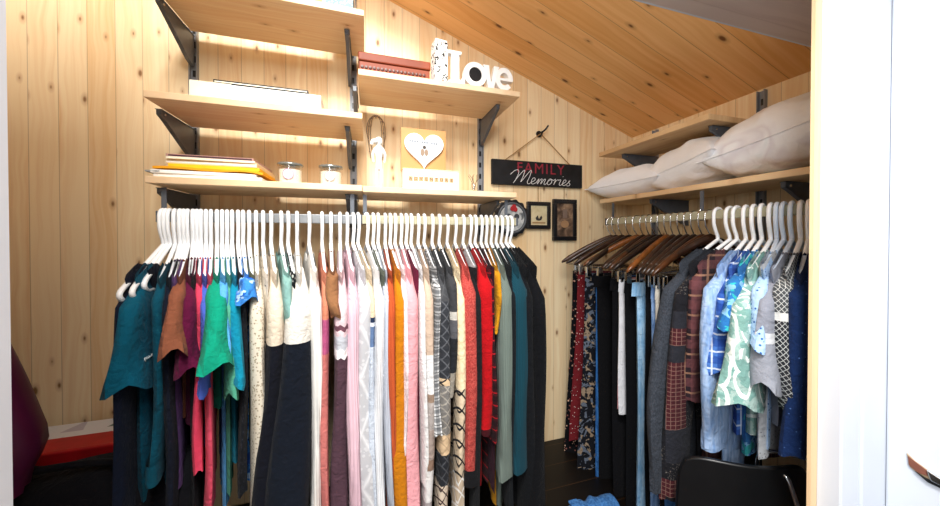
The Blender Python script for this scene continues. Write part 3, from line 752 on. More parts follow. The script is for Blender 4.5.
# ------------------------------------------------------------------ things on the shelves
ZT = dict(lo=Z_LO+.001, lo2=Z_LO-.001, ul=Z_UL+.001, ur=Z_UR+.001, top=Z_TOP+.001)
def P(px, py, y): return at(px, py, 1, y)
CREAM = plain('cream_card', '#f3ead2', .6, .3, 0, .02); WHITEC = plain('white_card', '#f6f5f1', .55, .3, 0, .01)
# long white box and dark folder on it
x0 = P(190,100,-.27).x; x1 = P(321,110,-.27).x
h = P(250,87,-.27).z-ZT['ul']
t = thing('storage_box', 'long white cardboard box on the shelf at upper left', 'box', ((x0+x1)/2, -.225, ZT['ul']))
wd = x1-x0
MB().box(-wd/2, wd/2, -.045, .045, 0, h).build('box_base', WHITEC, t, bev=.002)
MB().box(-wd/2-.001, -wd/2+.10, -.046, .046, 0.002, h+.001).build('end_label', CREAM, t)
f0 = P(213,82,-.268).x; f1 = P(308,95,-.268).x
t = thing('folder', 'thin black folder lying on the long white box', 'folder', ((f0+f1)/2, -.233, ZT['ul']+h+.0015))
MB().box(-(f1-f0)/2, (f1-f0)/2, -.035, .04, 0, .010).build('cover', BLACKP, t, bev=.001)
MB().box(-(f1-f0)/2+.003, (f1-f0)/2-.003, -.0355, -.033, .003, .006).build('pages', CREAM, t)
# box at the frame's top
x0 = P(322,4,-.27).x; x1 = P(353,4,-.27).x
t = thing('storage_box', 'blue and white speckled box on the topmost shelf', 'box', ((x0+x1)/2, -.2, ZT['top']))
MB().box((x0-x1)/2, (x1-x0)/2, -.07, .07, 0, .10).build('box_base', fabric('blue_speckle_card', ('print','#7f9bb0','#e9edf0',150,.35)), t, bev=.002)
MB().box((x0-x1)/2-.003, (x1-x0)/2+.003, -.073, .073, .10, .115).build('lid', WHITEC, t, bev=.002)
# carved reddish box
x0 = P(359,60,-.28).x; x1 = P(430,70,-.28).x; wd = x1-x0
RW = wood('red_stained_wood', 1, 0, .2, '#571f0c', '#8f3d17', 0, 0, .55, 12.)
h2 = P(395,56,-.28).z-ZT['ur']
t = thing('carved_box', 'red-brown carved wooden box beside the white Love letters', 'box', ((x0+x1)/2, -.225, ZT['ur']))
MB().box(-wd/2, wd/2, -.05, .05, 0, h2*.55).build('box_base', RW, t, bev=.002)
MB().box(-wd/2-.003, wd/2+.003, -.053, .053, h2*.58, h2).build('lid', RW, t, bev=.004)
c = MB(); k = -wd/2+.01
while k < wd/2-.008:
    c.lathe([(0,0),(.0055,0),(.0045,.003),(0,.0035)], 8, (k, -.0535+.003, h2*.28), 'y'); k += .0125
c.build('carving', plain('carved_dark', '#4a1d0c', .4), t)
# tall block with black damask
def damask():
    N = NT('damask_card'); x, y, z = N.xyz()
    v = N.noise(N.comb(x, y, z), 48, 2, 2.2); v2 = N.noise(N.comb(x, y, z), 90, 1, 1.)
    return N.done(N.mix(N.math('MULTIPLY', N.math('GREATER_THAN', v, .56), N.math('GREATER_THAN', v2, .42)), hexc('#f4f3ef'), hexc('#23211f')), .6, .3)
a_ = P(433,60,-.28); b_ = P(447.5,62,-.28); ht = P(440,40,-.28).z-ZT['ur']
t = thing('keepsake_box', 'tall white block with black damask pattern left of the Love letters', 'box', ((a_.x+b_.x)/2, -.265, ZT['ur']), radians(8))
bx = MB(); hw = (b_.x-a_.x)*.46
bx.box(-hw, hw, -.024, .024, 0, ht-.008).build('block', damask(), t, bev=.003)
MB().box(-hw+.002, hw-.002, -.022, .022, ht-.008, ht).build('cap', WHITEC, t, bev=.003)
# Love
LW = plain('white_lacquer', '#f6f6f4', .35, .4, 0, .01)
YL = -.29
l0 = P(448.5,60,YL).x
def lx(px): return P(px, 70, YL).x-l0
t = thing('love_sign', 'white freestanding letters spelling Love on the right upper shelf', 'letter sign', (l0, -.278, ZT['ur']))
hL = P(455,50.5,YL).z-ZT['ur']; ho = P(475,62,YL).z-ZT['ur']; hv = ho*.98
a0, a1, s0, s1 = lx(448.5), lx(465), lx(451.8), lx(459.4)
MB().prism([(a0,0),(a1,0),(a1,.034),(a1-.004,.034),(s1+.004,.013),(s1,.016),(s1,hL-.012),(a1-.012,hL-.01),(a1-.012,hL),(a0,hL),(a0,hL-.01),(s0,hL-.012),(s0,.012),(a0,.01)], -.012, .012).build('letter_l', LW, t, bev=.0012)
cx0 = lx(475.5); Rx = (lx(487)-lx(464))/2; Rz = ho/2
def ringmesh(cx, cz, rx, rz_, ix, iz, n=40, a0=0, a1=2*pi, y0=-.012, y1=.012):
    full = abs(a1-a0-2*pi) < 1e-6; m = n if full else n+1; vs = []; fs = []
    for y in (y0, y1):
        for q in (0, 1):
            for k in range(m):
                a = a0+(a1-a0)*k/n; vs.append((cx+(ix if q else rx)*cos(a), y, cz+(iz if q else rz_)*sin(a)))
    for k in range(n):
        k2 = (k+1) % m
        fs += [(k,k2,m+k2,m+k),(2*m+k2,2*m+k,3*m+k,3*m+k2),(k2,k,2*m+k,2*m+k2),(m+k,m+k2,3*m+k2,3*m+k)]
    if not full: fs += [(0,m,3*m,2*m),(n,2*m+n,3*m+n,m+n)]
    return MB().add(vs, fs)
lo = ringmesh(cx0, Rz, Rx, Rz, Rx*.56, Rz*.6).build('letter_o', LW, t)
MB().prism([(cx0+Rx*.57*cos(2*pi*k/32), Rz+Rz*.61*sin(2*pi*k/32)) for k in range(32)], -.009, .006).build('photo_disc', plain('black_photo', '#1c1b1d', .6, .2), lo)
v0, v1 = lx(483.5), lx(499.5); vm = (v0+v1)/2; th_ = (v1-v0)*.30
MB().prism([(v0,hv),(v0,hv-.006),(v0+.003,hv-.008),(vm-th_*.55,0),(vm+th_*.55,0),(v1-.003,hv-.008),(v1,hv-.006),(v1,hv),(v1-th_*1.1,hv),(v1-th_*1.1,hv-.006),(vm+.001,th_*1.3),(vm-.001,th_*1.3),(v0+th_*1.25,hv-.006),(v0+th_*1.25,hv)], -.010, .010).build('letter_v', LW, t, bev=.001)
ex = lx(504.3); ER = (lx(513)-lx(495.5))/2
eb = ringmesh(ex, Rz*.96, ER, Rz*.96, ER*.5, Rz*.52, 36, .0, 2*pi*.885)
eb.box(ex-ER*.6, ex+ER*.98, -.0119, .0119, Rz*.82, Rz*1.04)
eb.build('letter_e', LW, t)
# paper stack
def flat(name, label, cat, cx, y, z, wx, dy, hz, rz, mat, part='sheets', group=None, curl=0):
    t = thing(name, label, cat, (cx, y, z), rz, group)
    b = MB(); n = 12; vs = []
    for j in (0, 1):
        for i in range(n+1):
            u = i/n
            x = -wx/2+wx*u; zz = -curl*max(0, u-.75)**2*16+.002*sin(u*9)*(1 if curl else 0)
            for y_, k in ((-dy/2, 0), (dy/2, 1)): vs.append((x, y_, zz+(hz if j else 0)))
    m_ = 2*(n+1); fs = []
    for i in range(n):
        a = 2*i
        fs += [(a, a+1, a+3, a+2), (m_+a, m_+a+2, m_+a+3, m_+a+1), (a, a+2, m_+a+2, m_+a), (a+1, m_+a+1, m_+a+3, a+3)]
    fs += [(0, m_, m_+1, 1), (2*n, 2*n+1, m_+2*n+1, m_+2*n)]
    b.add(vs, fs).build(part, mat, t)
    return t
xa = P(150,175,-.28).x; xb = P(262,175,-.28).x; ww = xb-xa; xc = (xa+xb)/2; yy = -.17
GP = 'papers stacked on the lower left shelf'
OR = plain('orange_card', '#f0a51c', .6, .3, 0, .04); YE = plain('yellow_card', '#f7c522', .6, .3, 0, .04); BU = plain('buff_card', '#ead0a8', .6, .3, 0, .03); DK = plain('plum_card', '#4a3038', .5, .3, 0, .05); GRYP = plain('grey_card', '#9aa0a2', .6, .3)
z = ZT['lo']
flat('paper_pile', 'white paper pile at the bottom of the stack on shelf', 'papers', xc, yy, z, ww*.98, .2, .012, 0, WHITEC, group=GP); z += .0125
t = flat('folder', 'white folder with grey edge, second from bottom of the stack', 'folder', xc-.012, yy, z, ww*.94, .205, .009, .02, WHITEC, 'cover', GP)
MB().box(-ww*.47-.012, -ww*.47+.02, -.1025, .1, .002, .006).build('grey_tab', GRYP, t); z += .0095
flat('envelope', 'orange envelope with drooping right end in the stack', 'envelope', xc+.003, yy-.004, z+.003, ww*1.0, .2, .006, -.02, OR, 'sheets', GP, .006); z += .0095
flat('envelope', 'bright yellow envelope above the orange one', 'envelope', xc+.01, yy, z, ww*.83, .19, .010, .015, YE, 'sheets', GP); z += .0105
t = flat('folder', 'buff folder under the dark folder near top of stack', 'folder', xc+.006, yy+.006, z, ww*.84, .2, .012, -.015, BU, 'cover', GP)
MB().box(-ww*.41, ww*.41, -.1005, -.095, .003, .008).build('pages', WHITEC, t); z += .0125
t = flat('folder', 'thin cream folder second from top of the stack', 'folder', xc+.004, yy, z, ww*.80, .2, .006, .01, CREAM, 'cover', GP); z += .0065
t = flat('folder', 'thin plum-brown folder on top of the paper stack', 'folder', xc+.002, yy, z, ww*.80, .19, .008, -.01, plain('pinkish_card', '#b98f84', .6), 'cover', GP)
MB().box(-ww*.38, ww*.385, -.0955, -.09, .0015, .006).build('dark_spine', DK, t)
# candles
GN_ = NT('clear_glass'); tr_ = GN_.n('ShaderNodeBsdfTransparent'); gl_ = GN_.n('ShaderNodeBsdfGlossy'); gl_.inputs['Roughness'].default_value = .05; mx_ = GN_.n('ShaderNodeMixShader'); mx_.inputs[0].default_value = .1
GN_.t.links.new(tr_.outputs[0], mx_.inputs[1]); GN_.t.links.new(gl_.outputs[0], mx_.inputs[2]); GN_.t.links.new(mx_.outputs[0], GN_.t.nodes['Material Output'].inputs['Surface']); GLASS = GN_.m
WAX = plain('cream_wax', '#f6efdc', .5, .4, 0, .01)
LID = plain('glass_lid_grey', '#8b8f8c', .2, .5, .6)
RING = plain('mauve_ink', '#b48aa8', .6)
for px, py, side, ringc in ((290.5,183,'left','mauve'),(331,185,'right','grey')):
    p = P(px, py, -.25)
    t = thing('candle', f'cream candle in a lidded glass jar, {side} one with {ringc} ring label', 'candle', (p.x, -.25, ZT['lo']), group='jar candles on the lower shelf')
    MB().lathe([(0,.001),(.031,.001),(.031,.042),(.006,.043),(0,.043)], 28).build('wax', WAX, t, True)
    MB().lathe([(0,0),(.034,0),(.0345,.054),(.0325,.054),(.032,.0005),(0,.0005)], 28).build('jar', GLASS, t, True)
    MB().lathe([(0,.0545),(.031,.0545),(.036,.056),(.0365,.060),(.035,.062),(.012,.063),(0,.063)], 28).build('lid', LID, t, True)
    lb = MB(); n = 24; vs = []; fs = []
    for r in (.0135, .016):
        for k in range(n):
            a = 2*pi*k/n; xx = r*cos(a); zz = .026+r*sin(a); an = xx/.0352
            vs.append((.0352*sin(an), -.0352*cos(an), zz))
    for k in range(n): fs.append((k, (k+1) % n, n+(k+1) % n, n+k))
    l_ = MB(); vs2 = [( .035*sin(.0135*cos(2*pi*k/n)/.035), -.035*cos(.0135*cos(2*pi*k/n)/.035), .026+.0135*sin(2*pi*k/n)) for k in range(n)]
    lo_ = l_.add(vs2, [tuple(range(n))]).build('label', WHITEC, t)
    lb.add(vs, fs).build('label_ring', RING if ringc == 'mauve' else plain('grey_ink', '#a89a9a', .6), lo_)
    tx = MB()
    for q in range(3): tx.box(-.006, .006, -.0359, -.0354, .020+.005*q, .0213+.005*q)
    tx.build('label_print', plain('faint_ink', '#b9a9b2', .6), lo_)
# heart plaque
a_ = P(401,150,-.225); b_ = P(446,150,-.225); zt_ = P(424,129,-.225).z; zb_ = P(424,171.5,-.225).z
BOXT = Z_LO
t = thing('heart_plaque', 'square wooden plaque with a white heart picture leaning above the word box', 'plaque', ((a_.x+b_.x)/2, -.215, zb_))
sq = b_.x-a_.x; hs = zt_-zb_
MB().box(-sq/2, sq/2, -.008, .008, 0, hs).build('board', wood('plaque_wood', 1, 0, .3, '#b5854e', '#c99a61', 0, 0, .5, 14.), t, bev=.001)
def heart(k, n=40):
    o = []
    for i in range(n):
        u = 2*pi*i/n
        o.append((k*16*sin(u)**3/17, k*(13*cos(u)-5*cos(2*u)-2*cos(3*u)-cos(4*u))/17))
    return o
ho_ = MB().prism([(x*1.02, z+hs*.53) for x, z in heart(sq*.45)], -.019, -.008).build('heart', plain('white_heart', '#f4f4f2', .5), t, bev=.001)
MB().prism([(x*1.0, z+hs*.53) for x, z in heart(sq*.40)], -.0198, -.0189).build('heart_print', plain('heart_grey_print', '#c3cad3', .6, .3, 0, .05, 60), ho_)
pr = MB()
for cx_, s_ in ((-.007, 1), (.007, .95)):
    pr.prism([(cx_+.007*s_*cos(2*pi*k/14), hs*.43+.013*s_*sin(2*pi*k/14)) for k in range(14)], -.0206, -.0197)
pr.build('printed_bears', plain('brown_print', '#8f7a66', .7), ho_)
pr = MB()
pr.prism([(.0+.006*cos(2*pi*k/12), hs*.55+.0065*sin(2*pi*k/12)) for k in range(12)], -.0206, -.0197)
pr.build('printed_heads', plain('dark_print', '#4a4038', .7), ho_)
pr = MB()
for i in range(12):
    if i not in (4, 8): pr.box(-.05+.0085*i-.003, -.05+.0085*i+.003, -.0206, -.0197, hs*.66-.0004*i, hs*.66+.006-.0004*i)
for i in range(9): pr.box(-.022+.005*i-.0017, -.022+.005*i+.0017, -.0206, -.0197, hs*.25, hs*.25+.0022)
for i in range(5): pr.box(.022+.005*i-.0017, .022+.005*i+.0017, -.0206, -.0197, hs*.57, hs*.57+.003)
pr.build('printed_words', plain('grey_print', '#7d8187', .7), ho_)
# box with letter tiles, carries the plaque
a_ = P(403,188,-.275); b_ = P(459,190,-.275); zt_ = zb_-.0008
t = thing('word_box', 'white box with a row of tan letter tiles under the heart plaque', 'box', ((a_.x+b_.x)/2, -.243, ZT['lo2']))
wd = b_.x-a_.x; hb = zt_-ZT['lo2']
MB().box(-wd/2, wd/2, -.03, .03, 0, hb).build('box_base', WHITEC, t, bev=.0015)
MB().box(-wd/2-.001, wd/2+.001, -.031, .031, hb-.006, hb-.0005).build('lid', BU, t, bev=.001)
WORD = 'ADVENTURE'; TAN = plain('tan_tile', '#b99a70', .6); INK = plain('dark_ink', '#5d4f40', .7)
st = wd*.82/9
for i, ch in enumerate(WORD):
    x = -wd*.42+st*(i+.55)
    to = MB().box(x-st*.42, x+st*.42, -.0325, -.0301, hb*.40, hb*.40+st*.84).build('letter_tile', TAN, t)
    text_mesh(ch, 'tile_letter', INK, to, st*.85, .0003, Matrix.Translation((x, -.0327, hb*.40+st*.13)))
pr = MB()
for i in range(16):
    if i % 5 != 4: pr.box(-wd*.26+i*wd*.034, -.0003-wd*.26+i*wd*.034+wd*.026, -.0306, -.03, hb*.2, hb*.2+.003)
pr.build('small_print', plain('pale_print', '#b5b2ac', .7), t)
# white carved figurine with long legs
p = P(379,187,-.25)
t = thing('figurine', 'white long-legged figurine standing left of the heart plaque', 'figurine', (p.x, -.25, ZT['lo2']))
hf = P(379,138,-.25).z-ZT['lo2']; WF = plain('white_figurine', '#dedcd6', .5)
B = MB()
B.lathe([(.0,.36*hf),(.010,.37*hf),(.013,.44*hf),(.009,.58*hf),(.014,.72*hf),(.012,.82*hf),(.007,.86*hf),(.006,.88*hf)], 16)
B.build('torso', WF, t, True)
for s_ in (-1, 1):
    MB().tube(catmull([(s_*.006, 0, .40*hf), (s_*.008, -.002, .2*hf), (s_*.006, 0, .03*hf), (s_*.006, -.010, .004)], 4), [.0065]*4+[.005]*4+[.0035]*5, 10).build('leg', WF, t, True)
    MB().tube(catmull([(s_*.011, 0, .8*hf), (s_*.020, -.004, .66*hf), (s_*.017, -.010, .5*hf)], 4), [.0048]*5+[.0035]*4, 10).build('arm', WF, t, True)
hd = MB().lathe([(0,-.016),(.009,-.013),(.0125,-.003),(.012,.006),(.008,.013),(0,.016)], 16, (0, 0, .93*hf)).build('head', WF, t, True)
MB().tube(catmull([(-.004,-.008,.935*hf), (-.02,-.012,.9*hf), (-.024,-.012,.84*hf)], 4), [.008]*5+[.006]*4, 10).build('muzzle', WF, hd, True)
# cord loop with small beads hanging on the wall behind it
p = P(376,118,-.01); CO = plain('grey_brown_cord', '#8d7763', .8)
t = thing('bead_necklace', 'brown beaded cord looped on the wall above the figurine', 'necklace', (p.x, -.012, p.z))
L_ = P(376,118,-.01).z-P(376,160,-.01).z
for q, (sx, dz) in enumerate(((.03, 1.), (.022, .82), (.036, .66))):
    pts = catmull([(-sx*.7, 0, -dz*L_*.97), (-sx, 0, -dz*L_*.5), (-sx*.75, -.002, -.012), (0, -.004, .004+.003*q), (sx*.8, -.002, -.014), (sx, 0, -dz*L_*.55), (sx*.8, 0, -dz*L_)], 5)
    c_ = MB().tube(pts, .0012, 6).build('cord', CO, t, True)
    bd = MB()
    for k in range(2, len(pts)-1, 3):
        bd.lathe([(0,-.003),(.0028,-.0014),(.0028,.0014),(0,.003)], 8, pts[k])
    bd.build('beads', plain('bead_mix', '#b59a86' if q else '#7d6a5c', .4), c_, True)
MB().tube([(0, .011, .002), (0, -.008, .004)], .0016, 8).build('nail', STEEL, t)
# twigs in a little glass
p = P(474,189,-.27)
t = thing('twig_vase', 'tiny glass of dried twigs at the right end of the lower shelf', 'vase', (p.x, -.27, ZT['lo2']))
MB().lathe([(0,0),(.011,0),(.012,.004),(.010,.028),(.009,.03),(.0085,.028),(.0105,.005),(0,.003)], 20).build('glass', GLASS, t, True)
rg = random.Random(4)
for k in range(7):
    a = 2*pi*k/7; q = [(0,0,.005)]; 
    for j in range(1, 5): q.append((.005*j*cos(a)+rg.uniform(-.004,.004), .003*j*sin(a)+rg.uniform(-.003,.003), .005+.014*j+rg.uniform(-.003,.003)))
    MB().tube(catmull(q, 3), .0009, 6).build('twig', plain('twig_brown', '#7c6a52', .8) if k == 0 else bpy.data.materials['twig_brown'], t, True)
# ------------------------------------------------------------------ on the back wall
hk = at(539,134,1,-.004)
t = thing('wall_hook', 'black iron coat hook on the wall above the family sign', 'hook', hk)
MB().lathe([(0,.004),(.014,.003),(.015,0),(.014,-.004),(0,-.004)], 20, (0,0,0), 'y').build('plate', BLACKP, t, True)
MB().tube(catmull([(0,-.004,0),(.004,-.02,.002),(.016,-.035,.014),(.026,-.04,.03)], 4), .0042, 8).build('upper_arm', BLACKP, t, True)
MB().tube(catmull([(0,-.004,-.004),(-.001,-.018,-.012),(-.002,-.03,-.008),(-.002,-.034,.003)], 4), .004, 8).build('lower_arm', BLACKP, t, True)
# sign
c0 = at(492,158.5,1,-.02); c1 = at(492,184,1,-.02); c2 = at(582,165.5,1,-.02); c3 = at(582,188,1,-.02)
sw = c2.x-c0.x; sh = ((c0.z-c1.z)+(c2.z-c3.z))/2; sc_ = Vector(((c0.x+c2.x)/2, -.014, (c0.z+c1.z+c2.z+c3.z)/4))
t = thing('family_sign', 'black wooden sign reading FAMILY Memories hung by twine from iron hook', 'sign', sc_)
so = MB().box(-sw/2, sw/2, -.008, .008, -sh/2, sh/2).build('board', plain('chalk_black', '#17181b', .6, .3, 0, .15), t, bev=.001)
RED = plain('dark_red_letters', '#8f2a3a', .6, .3, 0, .15, 300)
text_mesh('FAMILY', 'red_lettering', RED, so, sh*.60, .0006, Matrix.Translation((.02*sw, -.0086, sh*.02)), 0, .0, 'CENTER', 1.2)
# handwritten "Memories"
def stroke(b, pts, sc, ox, oz, r):
    b.tube(catmull([(ox+(x+z*.28)*sc, 0, oz+z*sc*.86) for x, z in pts], 5), r, 6)
cur = [
 [(-.25,.62),(-.05,.9),(.18,.98),(.28,.75),(.22,.3),(.12,0),(.3,.45),(.62,1.0),(.66,.6),(.6,.1),(.8,.5),(1.08,1.02),(1.12,.6),(1.06,.12),(1.2,.0),
  (1.36,.12),(1.56,.3),(1.5,.46),(1.36,.4),(1.34,.12),(1.48,0),(1.7,.14),
  (1.82,.42),(1.8,.02),(1.96,.38),(2.06,.38),(2.04,.02),(2.2,.38),(2.3,.38),(2.28,.06),(2.4,.02),
  (2.56,.3),(2.72,.42),(2.6,.44),(2.5,.2),(2.6,0),(2.78,.12),(2.78,.36),(2.7,.44),(2.9,.36),
  (3.04,.44),(3.0,.02),(3.08,.3),(3.22,.42),(3.32,.36)],
 [(3.3,.4),(3.44,.42),(3.4,.1),(3.5,0),(3.66,.14),(3.84,.3),(3.8,.44),(3.68,.4),(3.64,.12),(3.78,0),(3.98,.14),(4.14,.4),(4.06,.3),(4.22,.12),(4.12,-.02),(3.98,.02)]]
b = MB(); ms = sw*.72/4.6
for c in cur: stroke(b, c, ms*.98, -sw*.30, -sh*.43, .0014)
stroke(b, [(3.44,.66),(3.47,.68)], ms, -sw*.30, -sh*.43, .0014)
o_ = b.build('white_lettering', plain('white_letters', '#e3e3e3', .6), so, True); o_.location = (0, -.0086, 0)
TW = plain('jute_twine', '#a87f4e', .9)
b = MB()
for s_ in (-.36, .36):
    b.tube([(s_*sw, 0, sh/2), (hk.x-sc_.x, -.006, hk.z-sc_.z-.003)], .0022, 6)
b.build('twine', TW, t, True)
# frames hanging from the sign by short twines
def frame(name, label, pa, pb, art, fw, cat='picture frame', twx=None):
    a = at(*pa, 1, -.012); c = at(*pb, 1, -.012); wx = c.x-a.x; hz = a.z-c.z
    t = thing(name, label, cat, ((a.x+c.x)/2, -.011, c.z))
    fo = MB()
    fo.box(-wx/2, wx/2, -.009, .009, 0, fw).box(-wx/2, wx/2, -.009, .009, hz-fw, hz).box(-wx/2, -wx/2+fw, -.009, .009, fw, hz-fw).box(wx/2-fw, wx/2, -.009, .009, fw, hz-fw)
    fo.build('frame', plain(name+'_black', '#15161a', .3, .5), t, bev=.002)
    MB().box(-wx/2+fw*.8, wx/2-fw*.8, -.003, .006, fw*.8, hz-fw*.8).build('picture', art, t)
    tz = (sc_.z-sh/2)-c.z
    if tz > hz: MB().tube([(0, .004, hz-.002), (0, .004, tz)], .0018, 6).build('twine', TW, t)
    return t, wx, hz
def artmat(name, stops, sc):
    N = NT(name); x, y, z = N.xyz(); v = N.noise(N.comb(x, y, z), sc, 3, .8)
    return N.done(N.ramp(v, [(p, hexc(c)) for p, c in stops]), .4, .4)
f1, wx, hz = frame('picture_frame', 'small square black frame hanging under the sign', (527,201.5), (550,229), artmat('butterfly_art', [(.3,'#c6b58c'),(.7,'#ded2ac')], 30), .018)
pic = [c for c in f1.children if c.name.startswith('picture')][0]
b = MB(); b.prism([(.0,hz*.36),(.012,hz*.5),(.018,hz*.42),(.013,hz*.33),(0,hz*.30),(-.013,hz*.33),(-.018,hz*.40),(-.006,hz*.5)], -.0042, -.0031)
b.build('dark_motif', plain('motif_brown', '#33302f', .7), pic)
MB().box(-wx*.28, wx*.28, -.0042, -.0031, hz*.2, hz*.25).build('ground_line', plain('motif_ochre', '#9b7a50', .7), pic)
f2, wx, hz = frame('picture_frame', 'taller rectangular black frame hanging under the right of the sign', (553,199), (576,240.5), artmat('brown_art', [(.3,'#2a2320'),(.5,'#6d5646'),(.68,'#a98d72')], 22), .02)
pic = [c for c in f2.children if c.name.startswith('picture')][0]
MB().prism([(.022*cos(2*pi*k/20), hz*.4+.018*sin(2*pi*k/20)) for k in range(20)], -.0042, -.0031).build('tan_motif', plain('motif_tan', '#a8835f', .7), pic)
MB().box(-.012, .012, -.0042, -.0031, hz*.55, hz*.76).build('upper_motif', plain('motif_grey', '#7d6b60', .7), pic)
# round scalloped plaque
a = at(512,218,1,-.02); r_ = (at(526,218,1,-.02).x-a.x)*1.05; rz_ = (at(512,200,1,-.02).z-at(512,237,1,-.02).z)/2
t = thing('round_plaque', 'round black scalloped plaque with a painted face behind the rail end', 'plaque', (a.x, -.014, a.z))
Rr = rz_; b = MB(); n = 72; o = [((Rr*(1+.045*cos(14*2*pi*k/n)))*cos(2*pi*k/n), (Rr*(1+.045*cos(14*2*pi*k/n)))*sin(2*pi*k/n)) for k in range(n)]
fo = b.prism(o, -.008, .013).build('scalloped_rim', plain('plaque_black', '#17181c', .35, .5), t, bev=.002)
MB().tube([(Rr*.8*cos(2*pi*k/40), -.009, Rr*.8*sin(2*pi*k/40)) for k in range(40)], .0045, 8, closed=True).build('bead_ring', plain('plaque_grey_ring', '#5c6066', .4), fo, True)
MB().lathe([(0,-.0035),(Rr*.72,-.0035),(Rr*.72,0),(0,0)], 36, (0,-.0085,0), 'y').build('painted_face', artmat('grey_face_art', [(.3,'#8e9396'),(.55,'#c9cbca'),(.7,'#5f6468')], 28), t)
b = MB()
for dx, dz in ((-.002,.5),(.16,.46),(.08,.6)):
    b.lathe([(0,.002),(Rr*.13,.001),(Rr*.13,-.002),(0,-.004)], 14, (Rr*dx, -.013, Rr*dz), 'y')
b.build('red_flower', plain('plaque_red', '#b3262c', .5), t, True)
b = MB()
for s_ in (-.24, .24): b.lathe([(0,.001),(Rr*.15,.001),(Rr*.15,-.001),(0,-.001)], 16, (Rr*s_, -.0128, Rr*.08), 'y')
b.prism([(-.05*Rr,-.18*Rr),(.05*Rr,-.18*Rr),(0,-.05*Rr)], -.0138, -.0122); b.box(-.22*Rr, .22*Rr, -.0138, -.0122, -.42*Rr, -.36*Rr)
b.build('face_marks', plain('plaque_dark_marks', '#3b3e43', .6), t)
# ------------------------------------------------------------------ pillows on the right shelf
def pillow(label, c, L, D, hgt, mat, rot=(0,0,0), seed=0, group='white pillows on the right shelf'):
    rg = random.Random(seed); n = 28; vs = []; fs = []
    ph = [rg.uniform(0, 6.28) for _ in range(6)]
    def hfun(u, v):
        a = max(0, 1-abs(u)**2.6)*max(0, 1-abs(v)**2.6)
        f = a**.55
        wr = .07*sin(u*9+ph[0]+v*3)*sin(v*7+ph[1])+.05*sin(u*17+v*9+ph[2])*(1-a)+.04*sin(v*21-u*5+ph[3])*(1-a)
        return hgt*.5*f*(1+wr)+.006*a**.2
    for sd in (1, -1):
        for i in range(n+1):
            for j in range(n+1):
                u = -1+2*i/n; v = -1+2*j/n
                px_ = u*L/2*(1-.09*(1-abs(u)**2)*0-.07*(v*v)*(0 if abs(u) < .2 else -0)) ; pin = 1-.10*(1-v*v)*abs(u)**3
                pin2 = 1-.10*(1-u*u)*abs(v)**3
                vs.append((v*D/2*pin2, u*L/2*pin, sd*hfun(u, v)*(1 if sd > 0 else .72)))
    m_ = (n+1)**2
    for i in range(n):
        for j in range(n):
            a = i*(n+1)+j
            fs.append((a, a+1, a+n+2, a+n+1)); fs.append((m_+a, m_+a+n+1, m_+a+n+2, m_+a+1))
    t = thing('pillow', label, 'pillow', c, 0, group); t.rotation_euler = rot
    B = MB(); B.add(vs, fs); o = B.build('pillowcase', mat, t, True)
    bm = bmesh.new(); bm.from_mesh(o.data); bmesh.ops.remove_doubles(bm, verts=bm.verts, dist=.0015); bmesh.ops.recalc_face_normals(bm, faces=bm.faces); bm.to_mesh(o.data); bm.free()
    for p in o.data.polygons: p.use_smooth = True
    ed = []
    for k in range(4*n):
        s_, q = divmod(k, n); e = -1+2*q/n
        u, v = ((e,-1),(1,e),(-e,1),(-1,-e))[s_]
        ed.append((v*D/2*(1-.10*(1-u*u)*abs(v)**3)*1.005, u*L/2*(1-.10*(1-v*v)*abs(u)**3)*1.005, 0))
    MB().tube(ed, .0028, 6, closed=True).build('piping', mat, t, True)
    return t
def linen(name, c, tint=None):
    N = NT(name); x, y, z = N.xyz(); Pp = N.comb(x, y, z)
    col = hexc(c)
    if tint: 
        v = N.noise(Pp, 9, 2, .5); col = N.ramp(v, [(.46, hexc(c)), (.56, hexc(tint[0])), (.62, hexc(c)), (.70, hexc(tint[1]))])
    N.bump(N.math('ADD', N.noise(Pp, 40, 4, .8), N.math('MULTIPLY', N.noise(Pp, 400, 2), .15)), .35, .01)
    return N.done(col, .85, .15)
yp = at(592,188,0,1.06).y
pillow('flat white pillow with piped edge at the back corner of the shelf', (1.175, -.205, ZR1+.058), .40, .27, .15, linen('linen_white', '#f6f8fd'), (0, 0, .06), 1)
pillow('middle white pillow between the flat and the large one', (1.18, -.475, ZR1+.078), .32, .26, .18, linen('linen_soft', '#f7f8fb'), (radians(-10), 0, -.05), 2)
pillow('large puffy white pillow with faint pastel blotches beside the door frame', (1.19, -.755, ZR1+.102), .37, .27, .215, linen('linen_pastel', '#f6f8fc', ('#e6e4ea','#dce9ef')), (radians(-9), 0, 0), 3)
# ------------------------------------------------------------------ floor-level things
bh = .44
t = thing('bench', 'long dark brown wooden bench low along the back wall', 'bench', (0, -.24, 0))
MB().box(XL+.01, XR-.02, -.23, .235, bh-.04, bh).build('top', BENCHW, t, bev=.003)
MB().box(XL+.03, XR-.04, -.21, -.19, .06, bh-.04).build('front_panel', BENCHW, t)
for x in (XL+.05, .1, XR-.09): MB().box(x, x+.05, -.2, .22, 0, bh-.04).build('support', BENCHW, t)
